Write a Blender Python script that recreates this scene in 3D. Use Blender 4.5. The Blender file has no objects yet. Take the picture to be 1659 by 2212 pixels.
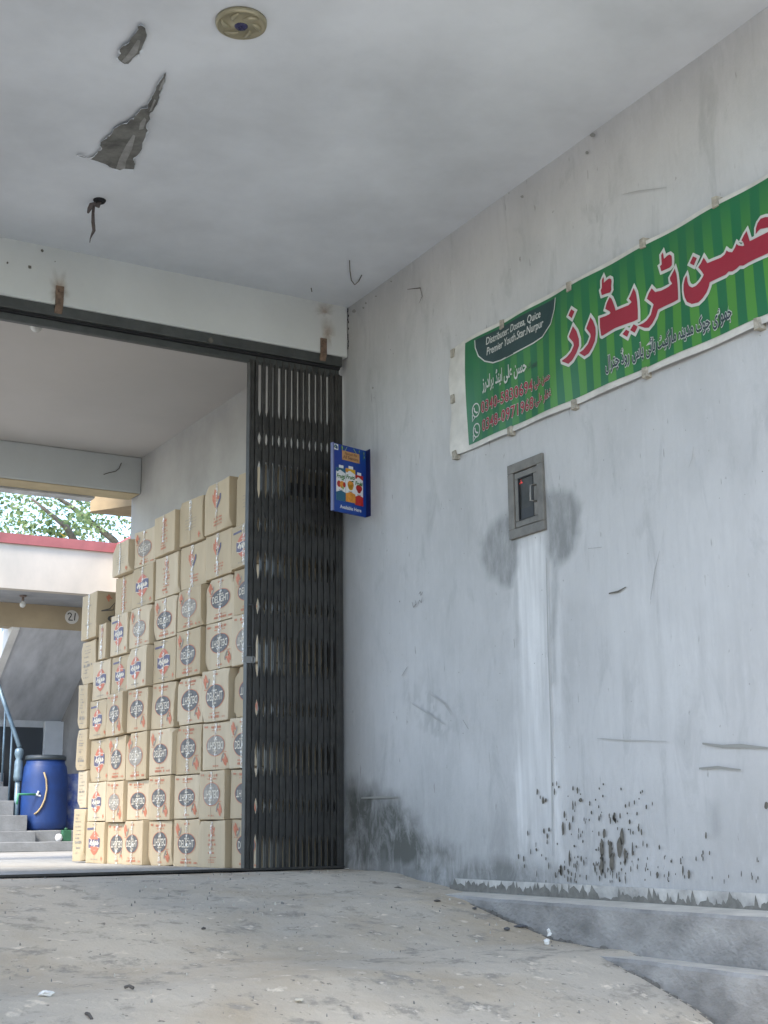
import bpy, math, random
import numpy as np
from mathutils import Vector, Matrix

# ------------------------------------------------------------------ camera, light, exposure
sc = bpy.context.scene
W, H = 1659.0, 2212.0                      # picture size the measurements below were taken in
FPX = 5340 / 1.82278
YAW, PITCH, ROLL = math.radians(30.17), math.radians(13.05), math.radians(-0.64)

def cam_axes():
    f = np.array([math.sin(YAW) * math.cos(PITCH), math.cos(YAW) * math.cos(PITCH), math.sin(PITCH)])
    r = np.array([math.cos(YAW), -math.sin(YAW), 0.0])
    u = np.cross(r, f)
    return (math.cos(ROLL) * r + math.sin(ROLL) * u, -math.sin(ROLL) * r + math.cos(ROLL) * u, f)
AX = cam_axes()
cam = bpy.data.cameras.new("camera")
cam.sensor_fit = 'VERTICAL'; cam.sensor_height = 24.0
cam.lens = FPX / H * 24.0
cam.clip_start = 0.05; cam.clip_end = 2000
camo = bpy.data.objects.new("camera", cam)
sc.collection.objects.link(camo)
m = Matrix.Identity(4)
for i in range(3):
    m[i][0] = AX[0][i]; m[i][1] = AX[1][i]; m[i][2] = -AX[2][i]
camo.matrix_world = m
sc.camera = camo

SUN_EL, SUN_AZ = math.radians(50), math.radians(247)     # azimuth clockwise from +Y
world = bpy.data.worlds.new("World"); sc.world = world; world.use_nodes = True
wn = world.node_tree.nodes; wl = world.node_tree.links
sky = wn.new('ShaderNodeTexSky'); sky.sky_type = 'NISHITA'; sky.sun_disc = False
sky.sun_elevation = SUN_EL; sky.sun_rotation = SUN_AZ
sky.air_density = 1.0; sky.dust_density = 1.0; sky.ozone_density = 1.0
wl.new(sky.outputs[0], wn['Background'].inputs[0]); wn['Background'].inputs[1].default_value = 0.15
sl = bpy.data.lights.new("sun", 'SUN'); sl.energy = 1.6; sl.angle = math.radians(14); sl.color = (1.0, 0.93, 0.82)
so = bpy.data.objects.new("sun", sl); sc.collection.objects.link(so)
sd = Vector((math.sin(SUN_AZ) * math.cos(SUN_EL), math.cos(SUN_AZ) * math.cos(SUN_EL), math.sin(SUN_EL)))
so.rotation_euler = sd.to_track_quat('Z', 'Y').to_euler(); so.location = sd * 50
sc.view_settings.view_transform = 'Standard'; sc.view_settings.look = 'None'
sc.view_settings.exposure = 2.12; sc.view_settings.gamma = 1.0
sc.cycles.max_bounces = 10; sc.cycles.diffuse_bounces = 8; sc.cycles.transparent_max_bounces = 12
sc.cycles.use_denoising = True
sc.cycles.sample_clamp_indirect = 6

# ------------------------------------------------------------------ helpers
def ray(x, y):
    return AX[0] * ((x - W / 2) / FPX) + AX[1] * (-(y - H / 2) / FPX) + AX[2]
def onX(x, y, X): d = ray(x, y); return d * (X / d[0])
def onY(x, y, Y): d = ray(x, y); return d * (Y / d[1])
def onZ(x, y, Z): d = ray(x, y); return d * (Z / d[2])

rnd = random.Random(7)
R = np.random.RandomState(11)

class NoiseGrid:
    """smooth value noise in 2-D / 3-D by numpy"""
    def __init__(s, seed): s.t = np.random.RandomState(seed).rand(64, 64)
    def __call__(s, x, y):
        x = np.asarray(x, float); y = np.asarray(y, float)
        xi = np.floor(x).astype(int); yi = np.floor(y).astype(int)
        fx = x - xi; fy = y - yi; fx = fx * fx * (3 - 2 * fx); fy = fy * fy * (3 - 2 * fy)
        g = lambda a, b: s.t[a % 64, b % 64]
        return (g(xi, yi) * (1 - fx) * (1 - fy) + g(xi + 1, yi) * fx * (1 - fy)
                + g(xi, yi + 1) * (1 - fx) * fy + g(xi + 1, yi + 1) * fx * fy)
    def fbm(s, x, y, o=4):
        r = 0; a = 0.5; t = 0
        for k in range(o):
            r = r + a * s(np.asarray(x) * 2 ** k + 17 * k, np.asarray(y) * 2 ** k + 5 * k); t += a; a *= 0.55
        return r / t
NG = NoiseGrid(3); NG2 = NoiseGrid(9)

MATS = {}
def mat(name, col, rough=0.8, metal=0.0, var=0.0, scale=6.0, bump=0.0, bscale=40.0, spec=0.5, col2=None,
        stretch=(1, 1, 1), emit=None, alpha=None, trans=0.0, detail=6.0):
    if name in MATS: return MATS[name]
    mm = bpy.data.materials.new(name); mm.use_nodes = True
    n = mm.node_tree.nodes; l = mm.node_tree.links; b = n['Principled BSDF']
    b.inputs['Base Color'].default_value = (*col, 1); b.inputs['Roughness'].default_value = rough
    b.inputs['Metallic'].default_value = metal; b.inputs['Specular IOR Level'].default_value = spec
    if trans: b.inputs['Transmission Weight'].default_value = trans
    if alpha is not None: b.inputs['Alpha'].default_value = alpha
    if emit: b.inputs['Emission Color'].default_value = (*emit[:3], 1); b.inputs['Emission Strength'].default_value = emit[3]
    if var or bump:
        tc = n.new('ShaderNodeTexCoord'); mp = n.new('ShaderNodeMapping'); mp.inputs['Scale'].default_value = stretch
        l.new(tc.outputs['Object'], mp.inputs[0])
    if var:
        nz = n.new('ShaderNodeTexNoise'); nz.inputs['Scale'].default_value = scale; nz.inputs['Detail'].default_value = detail
        nz.inputs['Roughness'].default_value = 0.6
        l.new(mp.outputs[0], nz.inputs['Vector'])
        cr = n.new('ShaderNodeValToRGB')
        c2 = col2 or tuple(c * (1 - var) for c in col)
        cr.color_ramp.elements[0].position = 0.3; cr.color_ramp.elements[0].color = (*c2, 1)
        cr.color_ramp.elements[1].position = 0.68; cr.color_ramp.elements[1].color = (*[min(1, c * (1 + var * 0.35)) for c in col], 1)
        l.new(nz.outputs[0], cr.inputs[0]); l.new(cr.outputs[0], b.inputs['Base Color'])
    if bump:
        n2 = n.new('ShaderNodeTexNoise'); n2.inputs['Scale'].default_value = bscale; n2.inputs['Detail'].default_value = 5
        l.new(mp.outputs[0], n2.inputs['Vector'])
        bp = n.new('ShaderNodeBump'); bp.inputs['Strength'].default_value = bump; bp.inputs['Distance'].default_value = 0.01
        l.new(n2.outputs[0], bp.inputs['Height']); l.new(bp.outputs[0], b.inputs['Normal'])
    MATS[name] = mm
    return mm

class MB:
    def __init__(s): s.v = []; s.f = []; s.mi = []
    def add(s, vs, fs, m=0):
        o = len(s.v); s.v += [tuple(map(float, p)) for p in vs]
        for f in fs: s.f.append([o + i for i in f]); s.mi.append(m)
    def poly(s, pts, m=0): s.add(pts, [list(range(len(pts)))], m)
    def box(s, x0, x1, y0, y1, z0, z1, m=0):
        s.add([(x0, y0, z0), (x1, y0, z0), (x1, y1, z0), (x0, y1, z0), (x0, y0, z1), (x1, y0, z1), (x1, y1, z1), (x0, y1, z1)],
              [[0, 3, 2, 1], [4, 5, 6, 7], [0, 1, 5, 4], [1, 2, 6, 5], [2, 3, 7, 6], [3, 0, 4, 7]], m)
    def hexa(s, b, t, m=0):
        s.add(list(b) + list(t), [[0, 3, 2, 1], [4, 5, 6, 7], [0, 1, 5, 4], [1, 2, 6, 5], [2, 3, 7, 6], [3, 0, 4, 7]], m)
    def tube(s, pts, r, n=8, m=0, cap=True):
        pts = [Vector(p) for p in pts]; rs = r if isinstance(r, (list, tuple)) else [r] * len(pts)
        o = len(s.v); up = None
        for i, p in enumerate(pts):
            d = (pts[min(i + 1, len(pts) - 1)] - pts[max(i - 1, 0)]).normalized()
            a = Vector((0, 0, 1)) if abs(d.z) < 0.9 else Vector((1, 0, 0))
            if up is not None: a = up
            x = d.cross(a).normalized(); y = x.cross(d).normalized(); up = y
            for k in range(n):
                t = 2 * math.pi * k / n
                s.v.append(tuple(p + (x * math.cos(t) + y * math.sin(t)) * rs[i]))
        for i in range(len(pts) - 1):
            for k in range(n):
                s.f.append([o + i * n + k, o + i * n + (k + 1) % n, o + (i + 1) * n + (k + 1) % n, o + (i + 1) * n + k]); s.mi.append(m)
        if cap:
            s.f.append([o + k for k in range(n)][::-1]); s.mi.append(m)
            e = o + (len(pts) - 1) * n; s.f.append([e + k for k in range(n)]); s.mi.append(m)
    def lathe(s, c, prof, n=32, m=0):
        """prof: list of (r, z) from bottom to top around a vertical axis at c"""
        o = len(s.v)
        for r, z in prof:
            for k in range(n):
                t = 2 * math.pi * k / n; s.v.append((c[0] + r * math.cos(t), c[1] + r * math.sin(t), c[2] + z))
        for i in range(len(prof) - 1):
            for k in range(n):
                s.f.append([o + i * n + k, o + i * n + (k + 1) % n, o + (i + 1) * n + (k + 1) % n, o + (i + 1) * n + k]); s.mi.append(m)
        s.f.append([o + k for k in range(n)][::-1]); s.mi.append(m)
        e = o + (len(prof) - 1) * n; s.f.append([e + k for k in range(n)]); s.mi.append(m)
    def build(s, name, mats, parent=None, smooth=False, bevel=0.0, loc=None):
        base = Vector(loc) if loc is not None else (root_loc(parent) if parent else Vector((0, 0, 0)))
        me = bpy.data.meshes.new(name)
        me.from_pydata([(v[0] - base.x, v[1] - base.y, v[2] - base.z) for v in s.v], [], s.f)
        for k in (mats if isinstance(mats, (list, tuple)) else [mats]): me.materials.append(k)
        me.polygons.foreach_set('material_index', s.mi)
        if smooth: me.polygons.foreach_set('use_smooth', [True] * len(me.polygons))
        me.update()
        o = bpy.data.objects.new(name, me); sc.collection.objects.link(o)
        if parent: o.parent = parent
        if loc is not None and parent is None: o.location = base
        if bevel:
            b = o.modifiers.new('bevel', 'BEVEL'); b.width = bevel; b.segments = 2; b.limit_method = 'ANGLE'; b.angle_limit = math.radians(40)
        return o
def root_loc(p):
    v = Vector((0, 0, 0))
    while p is not None: v = v + p.location; p = p.parent
    return v
def tag(o, label=None, cat=None, group=None, kind=None):
    if label: o['label'] = label
    if cat: o['category'] = cat
    if group: o['group'] = group
    if kind: o['kind'] = kind
    return o
def thing(name, label, cat, loc, group=None):
    o = bpy.data.objects.new(name, None); sc.collection.objects.link(o); o.location = loc; o.empty_display_size = 0.1
    return tag(o, label, cat, group)

# ---- flat outlines and lettering turned into mesh data (2-D curve fill)
_cache = {}
def _to_flat(cu):
    o = bpy.data.objects.new('tmp_outline', cu); sc.collection.objects.link(o)
    dg = bpy.context.evaluated_depsgraph_get(); dg.update()
    e = o.evaluated_get(dg); me = e.to_mesh()
    v = np.array([(p.co.x, p.co.y) for p in me.vertices]).reshape(-1, 2); f = [list(p.vertices) for p in me.polygons]
    e.to_mesh_clear(); bpy.data.objects.remove(o); bpy.data.curves.remove(cu)
    return v, f
def outline(polys, offset=0.0):
    cu = bpy.data.curves.new('outline', 'CURVE'); cu.dimensions = '2D'; cu.fill_mode = 'BOTH'; cu.offset = offset
    for p in polys:
        sp = cu.splines.new('POLY'); sp.points.add(len(p) - 1); sp.use_cyclic_u = True
        for k, q in enumerate(p): sp.points[k].co = (q[0], q[1], 0, 1)
    return _to_flat(cu)
FORMS = {'ا': (0xFE8D, 0xFE8E), 'ب': (0xFE8F,), 'پ': (0xFB56,), 'ت': (0xFE95,), 'ٹ': (0xFB66,), 'ج': (0xFE9D,), 'چ': (0xFB7A,),
         'ح': (0xFEA1,), 'د': (0xFEA9, 0xFEAA), 'ڈ': (0xFB88, 0xFB89), 'ر': (0xFEAD, 0xFEAE), 'ڑ': (0xFB8C, 0xFB8D),
         'ز': (0xFEAF, 0xFEB0), 'ژ': (0xFB8A, 0xFB8B), 'س': (0xFEB1,), 'ع': (0xFEC9,), 'غ': (0xFECD,), 'ف': (0xFED1,), 'ک': (0xFB8E,),
         'ل': (0xFEDD,), 'م': (0xFEE1,), 'ن': (0xFEE5,), 'و': (0xFEED, 0xFEEE), 'ہ': (0xFBA6,), 'ی': (0xFBFC,), 'ئ': (0xFE89,)}
def urdu(s):
    out = []
    for i, c in enumerate(s):
        if c not in FORMS: out.append(c); continue
        dual = lambda ch: ch in FORMS and len(FORMS[ch]) == 1
        prev = i > 0 and dual(s[i - 1]); nxt = i + 1 < len(s) and s[i + 1] in FORMS and dual(c)
        f = FORMS[c]
        out.append(chr(f[1] if prev else f[0]) if len(f) == 2 else chr(f[0] + (3 if prev and nxt else 2 if nxt else 1 if prev else 0)))
    return ''.join(out[::-1])
def text(s, offset=0.0, shear=0.0, space=1.0):
    k = (s, offset, shear, space)
    if k not in _cache:
        cu = bpy.data.curves.new('lettering', 'FONT'); cu.body = s; cu.size = 1; cu.offset = offset; cu.shear = shear
        cu.space_character = space; cu.resolution_u = 3
        _cache[k] = _to_flat(cu)
    return _cache[k]
def fit(vf, x0, y0, w, h, ref=None, rot=0.0):
    """scale flat outlines into the rectangle (x0,y0,w,h); ref gives the outlines whose bounds are matched"""
    v, f = vf; r = (ref or vf)[0]; lo = r.min(0); hi = r.max(0)
    q = (v - lo) / np.maximum(hi - lo, 1e-6) * (w, h) + (x0, y0)
    return q, f

# ------------------------------------------------------------------ materials
M_wall = None
WHITE = (0.475, 0.475, 0.468)
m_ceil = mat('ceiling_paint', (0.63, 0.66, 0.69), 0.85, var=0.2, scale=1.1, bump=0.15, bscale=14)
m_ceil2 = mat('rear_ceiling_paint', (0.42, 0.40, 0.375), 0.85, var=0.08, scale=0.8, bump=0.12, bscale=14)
m_beam = mat('beam_paint', (0.50, 0.52, 0.505), 0.8, var=0.10, scale=1.6, bump=0.2, bscale=20)
m_bare = mat('bare_concrete', (0.17, 0.17, 0.155), 0.95, var=0.55, scale=9, bump=0.6, bscale=60)
m_bare_pale = mat('pale_render', (0.30, 0.30, 0.285), 0.95, var=0.35, scale=12, bump=0.4, bscale=60)
m_ledge = mat('ledge_concrete', (0.31, 0.302, 0.285), 0.95, var=0.5, scale=3.5, bump=0.9, bscale=38, stretch=(1, 1, 1.6), detail=10)
m_dust = mat('ledge_dust', (0.57, 0.53, 0.455), 0.95, var=0.2, scale=8, bump=0.3, bscale=60)
m_iron = mat('dark_gate_iron', (0.040, 0.038, 0.034), 0.5, metal=0.2, var=0.45, scale=14, bump=0.1, bscale=80)
m_rail = mat('rail_iron', (0.06, 0.065, 0.062), 0.5, metal=0.2, var=0.4, scale=9)
m_rust = mat('rusty_iron', (0.17, 0.115, 0.08), 0.85, var=0.55, scale=30, bump=0.4, bscale=90)
m_rusthalo = mat('rust_stain', (0.40, 0.31, 0.22), 0.9, var=0.4, scale=25)
m_mud = mat('mud_splash', (0.13, 0.12, 0.10), 0.95, var=0.3, scale=40)
m_scratch = mat('scratch_grey', (0.26, 0.26, 0.24), 0.95)
m_pale_speck = mat('lime_speck', (0.72, 0.72, 0.70), 0.9)
m_black = mat('black_gap', (0.012, 0.012, 0.014), 0.9)

# ------------------------------------------------------------------ ground
XW = 4.189
def ramp_z(y):
    return np.interp(y, [-8, -3, 0, 2.6, 3.4, 4.05, 4.19, 4.46, 4.78, 5.03, 5.33, 5.70, 6.11, 6.5, 6.8, 7.1, 7.4, 7.69],
                     [-1.62, -1.62, -1.5, -1.12, -.93, -.755, -.695, -.618, -.548, -.538, -.524, -.449, -.372, -.345, -.315, -.275, -.262, -.257])
def ground_material(name, c1, c2, c3):
    mm = bpy.data.materials.new(name); mm.use_nodes = True
    n = mm.node_tree.nodes; l = mm.node_tree.links; b = n['Principled BSDF']; b.inputs['Roughness'].default_value = 0.92
    tc = n.new('ShaderNodeTexCoord'); mp = n.new('ShaderNodeMapping'); l.new(tc.outputs['Object'], mp.inputs[0])
    def nz(sc_, det, rough=0.6, dist=0.0):
        t = n.new('ShaderNodeTexNoise'); t.inputs['Scale'].default_value = sc_; t.inputs['Detail'].default_value = det
        t.inputs['Roughness'].default_value = rough; t.inputs['Distortion'].default_value = dist; l.new(mp.outputs[0], t.inputs['Vector']); return t
    def ramp(src, p0, p1):
        r = n.new('ShaderNodeValToRGB'); r.color_ramp.elements[0].position = p0; r.color_ramp.elements[1].position = p1
        l.new(src.outputs[0], r.inputs[0]); return r
    def mix(a, bcol, fac):
        x = n.new('ShaderNodeMix'); x.data_type = 'RGBA'
        l.new(fac, x.inputs[0]); l.new(a, x.inputs[6]) if not isinstance(a, tuple) else setattr(x.inputs[6], 'default_value', (*a, 1))
        x.inputs[7].default_value = (*bcol, 1); return x.outputs[2]
    a = mix(c1, c2, ramp(nz(1.3, 7), 0.42, 0.66).outputs[0])
    a = mix(a, tuple(c * k for c, k in zip(c1, (.84, .79, .72))), ramp(nz(0.8, 5, 0.6, 0.4), 0.48, 0.64).outputs[0])
    a = mix(a, c3, ramp(nz(6.5, 10, 0.66, 0.15), 0.54, 0.64).outputs[0])
    a = mix(a, tuple(min(1, c * 1.35) for c in c1), ramp(nz(13, 7, 0.6, 0.2), 0.60, 0.70).outputs[0])
    a = mix(a, tuple(c * 0.62 for c in c3), ramp(nz(24, 5, 0.6), 0.64, 0.69).outputs[0])
    l.new(a, b.inputs['Base Color'])
    bp = n.new('ShaderNodeBump'); bp.inputs['Strength'].default_value = 0.7; bp.inputs['Distance'].default_value = 0.02
    l.new(nz(9, 9, 0.65).outputs[0], bp.inputs['Height']); l.new(bp.outputs[0], b.inputs['Normal'])
    return mm
m_ramp = ground_material('dusty_concrete', (0.53, 0.465, 0.37), (0.46, 0.41, 0.335), (0.31, 0.275, 0.225))
m_yard = ground_material('yard_concrete', (0.34, 0.33, 0.305), (0.29, 0.285, 0.265), (0.23, 0.23, 0.22))
m_soil = ground_material('street_dust', (0.285, 0.30, 0.315), (0.25, 0.26, 0.27), (0.20, 0.205, 0.21))

xs = np.linspace(-1.15, 4.30, 160); ys = np.concatenate([np.linspace(-8, 2.4, 40), np.linspace(2.5, 7.69, 200)])
gx, gy = np.meshgrid(xs, ys)
gz = ramp_z(gy) + (NG.fbm(gx * 1.2, gy * 1.2, 4) - 0.5) * 0.035 * np.clip((7.9 - gy) / 1.2, 0.15, 1) + (NG2.fbm(gx * 7, gy * 7, 3) - 0.5) * 0.012 * np.clip((7.9 - gy) / .6, .2, 1)
b = MB(); nx = len(xs)
b.v = list(map(tuple, np.stack([gx, gy, gz], -1).reshape(-1, 3)))
b.f = [[j * nx + i, j * nx + i + 1, (j + 1) * nx + i + 1, (j + 1) * nx + i] for j in range(len(ys) - 1) for i in range(nx - 1)]
b.mi = [0] * len(b.f)
tag(b.build('ramp', m_ramp, smooth=True), kind='structure')
b = MB(); b.poly([(-300, -300, -1.68), (300, -300, -1.68), (300, 7.6, -1.68), (-300, 7.6, -1.68)])
tag(b.build('ground', m_soil), kind='structure')
b = MB(); b.box(-60, 60, 7.69, 300, -1.7, -0.25); tag(b.build('courtyard_floor', m_yard), kind='structure')

# ------------------------------------------------------------------ building of the passage
bld = thing('passage_building', 'white plastered passage building with stained right wall, ceiling and gate beam', 'building', (0, 7.7, -0.25))
def inpoly(px, py, poly):
    c = np.zeros(px.shape, bool); n = len(poly); j = n - 1
    for i in range(n):
        xi, yi = poly[i]; xj, yj = poly[j]
        if yi != yj:
            c ^= ((yi > py) != (yj > py)) & (px < (xj - xi) * (py - yi) / (yj - yi) + xi)
        j = i
    return c
def sdist(px, py, poly):
    d = np.full(px.shape, 1e9); n = len(poly)
    for i in range(n):
        a = np.array(poly[i]); e = np.array(poly[(i + 1) % n]) - a
        t = np.clip(((px - a[0]) * e[0] + (py - a[1]) * e[1]) / max(1e-9, e @ e), 0, 1)
        d = np.minimum(d, np.hypot(px - a[0] - t * e[0], py - a[1] - t * e[1]))
    return np.where(inpoly(px, py, poly), d, -d)
def wallpts(px): return [tuple(onX(x, y, XW)[1:]) for x, y in px]

def plaster_material(name, base, damp_shade=(0.225, 0.23, 0.225), grime=(0.095, 0.098, 0.088), pale=(0.69, 0.69, 0.68)):
    mm = bpy.data.materials.new(name); mm.use_nodes = True
    n = mm.node_tree.nodes; l = mm.node_tree.links; b = n['Principled BSDF']; b.inputs['Roughness'].default_value = 0.82
    tc = n.new('ShaderNodeTexCoord')
    def nz(scale, det, stretch=(1, 1, 1), rough=0.6, dist=0.0):
        mp = n.new('ShaderNodeMapping'); mp.inputs['Scale'].default_value = stretch; l.new(tc.outputs['Object'], mp.inputs[0])
        t = n.new('ShaderNodeTexNoise'); t.inputs['Scale'].default_value = scale; t.inputs['Detail'].default_value = det
        t.inputs['Roughness'].default_value = rough; t.inputs['Distortion'].default_value = dist; l.new(mp.outputs[0], t.inputs['Vector']); return t.outputs[0]
    def ramp(src, p0, p1):
        r = n.new('ShaderNodeMapRange'); r.inputs[1].default_value = p0; r.inputs[2].default_value = p1; r.clamp = True
        l.new(src, r.inputs[0]); return r.outputs[0]
    def mul(a, c):
        x = n.new('ShaderNodeMath'); x.operation = 'MULTIPLY'
        l.new(a, x.inputs[0])
        if isinstance(c, float): x.inputs[1].default_value = c
        else: l.new(c, x.inputs[1])
        return x.outputs[0]
    def mix(a, c, fac):
        x = n.new('ShaderNodeMix'); x.data_type = 'RGBA'; l.new(fac, x.inputs[0])
        if isinstance(a, tuple): x.inputs[6].default_value = (*a, 1)
        else: l.new(a, x.inputs[6])
        x.inputs[7].default_value = (*c, 1); return x.outputs[2]
    a = mix(base, tuple(c * 0.80 for c in base), ramp(nz(1.0, 7), 0.42, 0.72))
    a = mix(a, tuple(min(1, c * 1.10) for c in base), ramp(nz(2.2, 7, (1, 1, 0.45)), 0.52, 0.78))
    a = mix(a, tuple(c * 0.74 for c in base), mul(ramp(nz(5.5, 8, (1, 1, 0.30), 0.7, 0.8), 0.54, 0.68), 0.7))
    a = mix(a, (0.22, 0.215, 0.19), mul(ramp(nz(22, 5, (1, 1, 0.6), 0.6), 0.705, 0.74), 0.8))
    a = mix(a, tuple(c * 0.82 for c in base), mul(ramp(nz(24, 7, (1, 1, 0.22), 0.7), 0.50, 0.70), 0.38))
    a = mix(a, tuple(min(1, c * 1.12) for c in base), mul(ramp(nz(30, 7, (1, 1, 0.25), 0.7), 0.54, 0.72), 0.4))
    a = mix(a, (0.24, 0.235, 0.215), mul(ramp(nz(34, 4, (1.3, 1.3, 0.22), 0.5, 0.3), 0.70, 0.735), 0.7))
    def attr(k):
        t = n.new('ShaderNodeAttribute'); t.attribute_name = k; return t.outputs['Fac']
    a = mix(a, pale, mul(attr('pale'), ramp(nz(9, 6, (1, 1.2, 0.12)), 0.30, 0.62)))
    a = mix(a, damp_shade, mul(attr('damp_shade'), ramp(nz(11, 9, (1, 1, 0.35), 0.72), 0.12, 0.60)))
    a = mix(a, grime, mul(attr('grime'), ramp(nz(7, 9, (1, 1, 0.5), 0.75, 0.5), 0.26, 0.56)))
    l.new(a, b.inputs['Base Color'])
    bp = n.new('ShaderNodeBump'); bp.inputs['Strength'].default_value = 0.35; bp.inputs['Distance'].default_value = 0.012
    l.new(nz(11, 9, (1, 1, 0.8), 0.62), bp.inputs['Height']); l.new(bp.outputs[0], b.inputs['Normal'])
    return mm
m_plaster = plaster_material('stained_white_plaster', WHITE)

# right wall: one mesh, a fine grid on its visible face
yv = np.concatenate([np.linspace(0.6, 3.4, 30), np.arange(3.45, 7.8, 0.018), [7.81]])
zv = np.concatenate([np.arange(-1.7, -0.4, 0.1), np.arange(-0.36, 2.2, 0.018), np.arange(2.22, 3.62, 0.035)])
wy, wz = np.meshgrid(yv, zv)
warp = lambda s, a: (NG.fbm(wy * s, wz * s, 4) - 0.5) * a
warp2 = lambda s, a: (NG2.fbm(wy * s + 9, wz * s, 4) - 0.5) * a
def blob(px, soft, ws=6, wa=0.12):
    p = wallpts(px); d = sdist(wy + warp(ws, wa), wz + warp2(ws, wa), p)
    return np.clip(0.5 + d / soft, 0, 1)
streak = NG.fbm(wy * 26, wz * 1.1, 3)
damp_shade = np.maximum.reduce([
    0.95 * blob([(1104, 1108), (1060, 1135), (1040, 1175), (1036, 1215), (1050, 1248), (1080, 1266), (1108, 1262), (1118, 1220), (1122, 1160)], 0.055, 7, 0.10),
    1.0 * blob([(1180, 1065), (1205, 1053), (1235, 1075), (1250, 1110), (1252, 1150), (1240, 1185), (1215, 1208), (1192, 1222), (1182, 1180)], 0.055, 7, 0.10),
    0.6 * blob([(1192, 1195), (1208, 1200), (1203, 1300), (1200, 1480), (1192, 1480), (1190, 1300)], 0.03, 8, 0.05),
    0.4 * blob([(1110, 1250), (1120, 1250), (1118, 1420), (1110, 1420)], 0.05, 8, 0.05),
    0.55 * blob([(1525, 1735), (1545, 1740), (1552, 1800), (1540, 1805)], 0.06, 7, 0.06),
    0.30 * blob([(742, 690), (850, 640), (900, 800), (860, 1000), (790, 960), (742, 900)], 0.6),  # shade in the corner by the gate, painted into the same mask
    0.45 * blob([(880, 1510), (940, 1500), (990, 1580), (930, 1600)], 0.20, 7, 0.25) * (NG.fbm(wy * 14, wz * 9, 3) > .52),
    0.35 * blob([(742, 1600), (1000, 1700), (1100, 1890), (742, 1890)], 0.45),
    0.30 * blob([(1120, 400), (1150, 390), (1150, 560), (1125, 560)], 0.3),
])
pale = np.maximum(1.0 * blob([(1106, 1172), (1192, 1150), (1212, 1400), (1215, 1850), (1110, 1850), (1110, 1400)], 0.12, 8, 0.06) * np.clip(streak * 2.0 - 0.1, 0, 1),
                  0.5 * blob([(1300, 1200), (1640, 1180), (1640, 1550), (1350, 1600)], 0.8) * NG.fbm(wy * 3, wz * 3, 3))
base_h = -0.28 + 0.10 * NG.fbm(wy * 6, wy * 0 + 2, 4)
grime = np.maximum.reduce([
    1.0 * blob([(748, 1708), (815, 1706), (862, 1728), (892, 1768), (925, 1812), (990, 1850), (1005, 1890), (743, 1890)], 0.20, 7, 0.22),
    0.75 * np.clip(1 - (wz - base_h) / 0.10, 0, 1) * (wy < 7.7) * np.clip((wy - 4.9) / 1.0, 0.25, 1),
    0.35 * np.clip(1 - (wz + 0.1) / 0.35, 0, 1) * NG2.fbm(wy * 5, wz * 2.5, 4),
])
b = MB(); nx = len(yv)
depth = (NG.fbm(wy * 0.9, wz * 0.9, 3) - 0.5) * 0.012
depth -= 0.006 * blob([(752, 1725), (800, 1720), (850, 1735), (880, 1775), (910, 1815), (955, 1850), (960, 1884), (745, 1884)], 0.05, 9, 0.25)
b.v = list(map(tuple, np.stack([XW - depth * 0 + -depth, wy, wz], -1).reshape(-1, 3)))
b.f = [[j * nx + i, (j + 1) * nx + i, (j + 1) * nx + i + 1, j * nx + i + 1] for j in range(len(zv) - 1) for i in range(nx - 1)]
b.f = [f[::-1] for f in b.f]
b.mi = [0] * len(b.f); ngrid = len(b.v)
b.box(XW + 0.012, XW + 0.30, 0.6, 7.81, -1.7, 4.4, 0)
wall_decals = b            # scratches and splashes join this mesh below

def wdecal(px, m, off=0.009):
    p = [onX(x, y, XW - off) for x, y in px]
    wall_decals.add(p, [list(range(len(p)))], m)
def wstroke(px, w, m, off=0.009):
    """a scratch: tapered ribbon along picture points on the wall"""
    p = [onX(x, y, XW - off)[1:] for x, y in px]; L = []; Rr = []
    for i, q in enumerate(p):
        a = np.array(p[max(0, i - 1)]); c = np.array(p[min(len(p) - 1, i + 1)]); d = (c - a) / (np.linalg.norm(c - a) + 1e-9)
        n_ = np.array([-d[1], d[0]]); ww = w * (0.45 + 0.55 * math.sin(math.pi * min(1, max(0.05, i / max(1, len(p) - 1))))) * rnd.uniform(.75, 1.2)
        L.append(np.array(q) + n_ * ww / 2); Rr.append(np.array(q) - n_ * ww / 2)
    for i in range(len(p) - 1):
        vs = [L[i], L[i + 1], Rr[i + 1], Rr[i]]
        wall_decals.add([(XW - off, v[0], v[1]) for v in vs], [[0, 1, 2, 3]], m)
def drop(x, y, w, h, m=1, n=9):
    wdecal([(x + w * math.cos(2 * math.pi * k / n) * rnd.uniform(.7, 1.2), y + h * math.sin(2 * math.pi * k / n) * rnd.uniform(.8, 1.15)) for k in range(n)], m)
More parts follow.
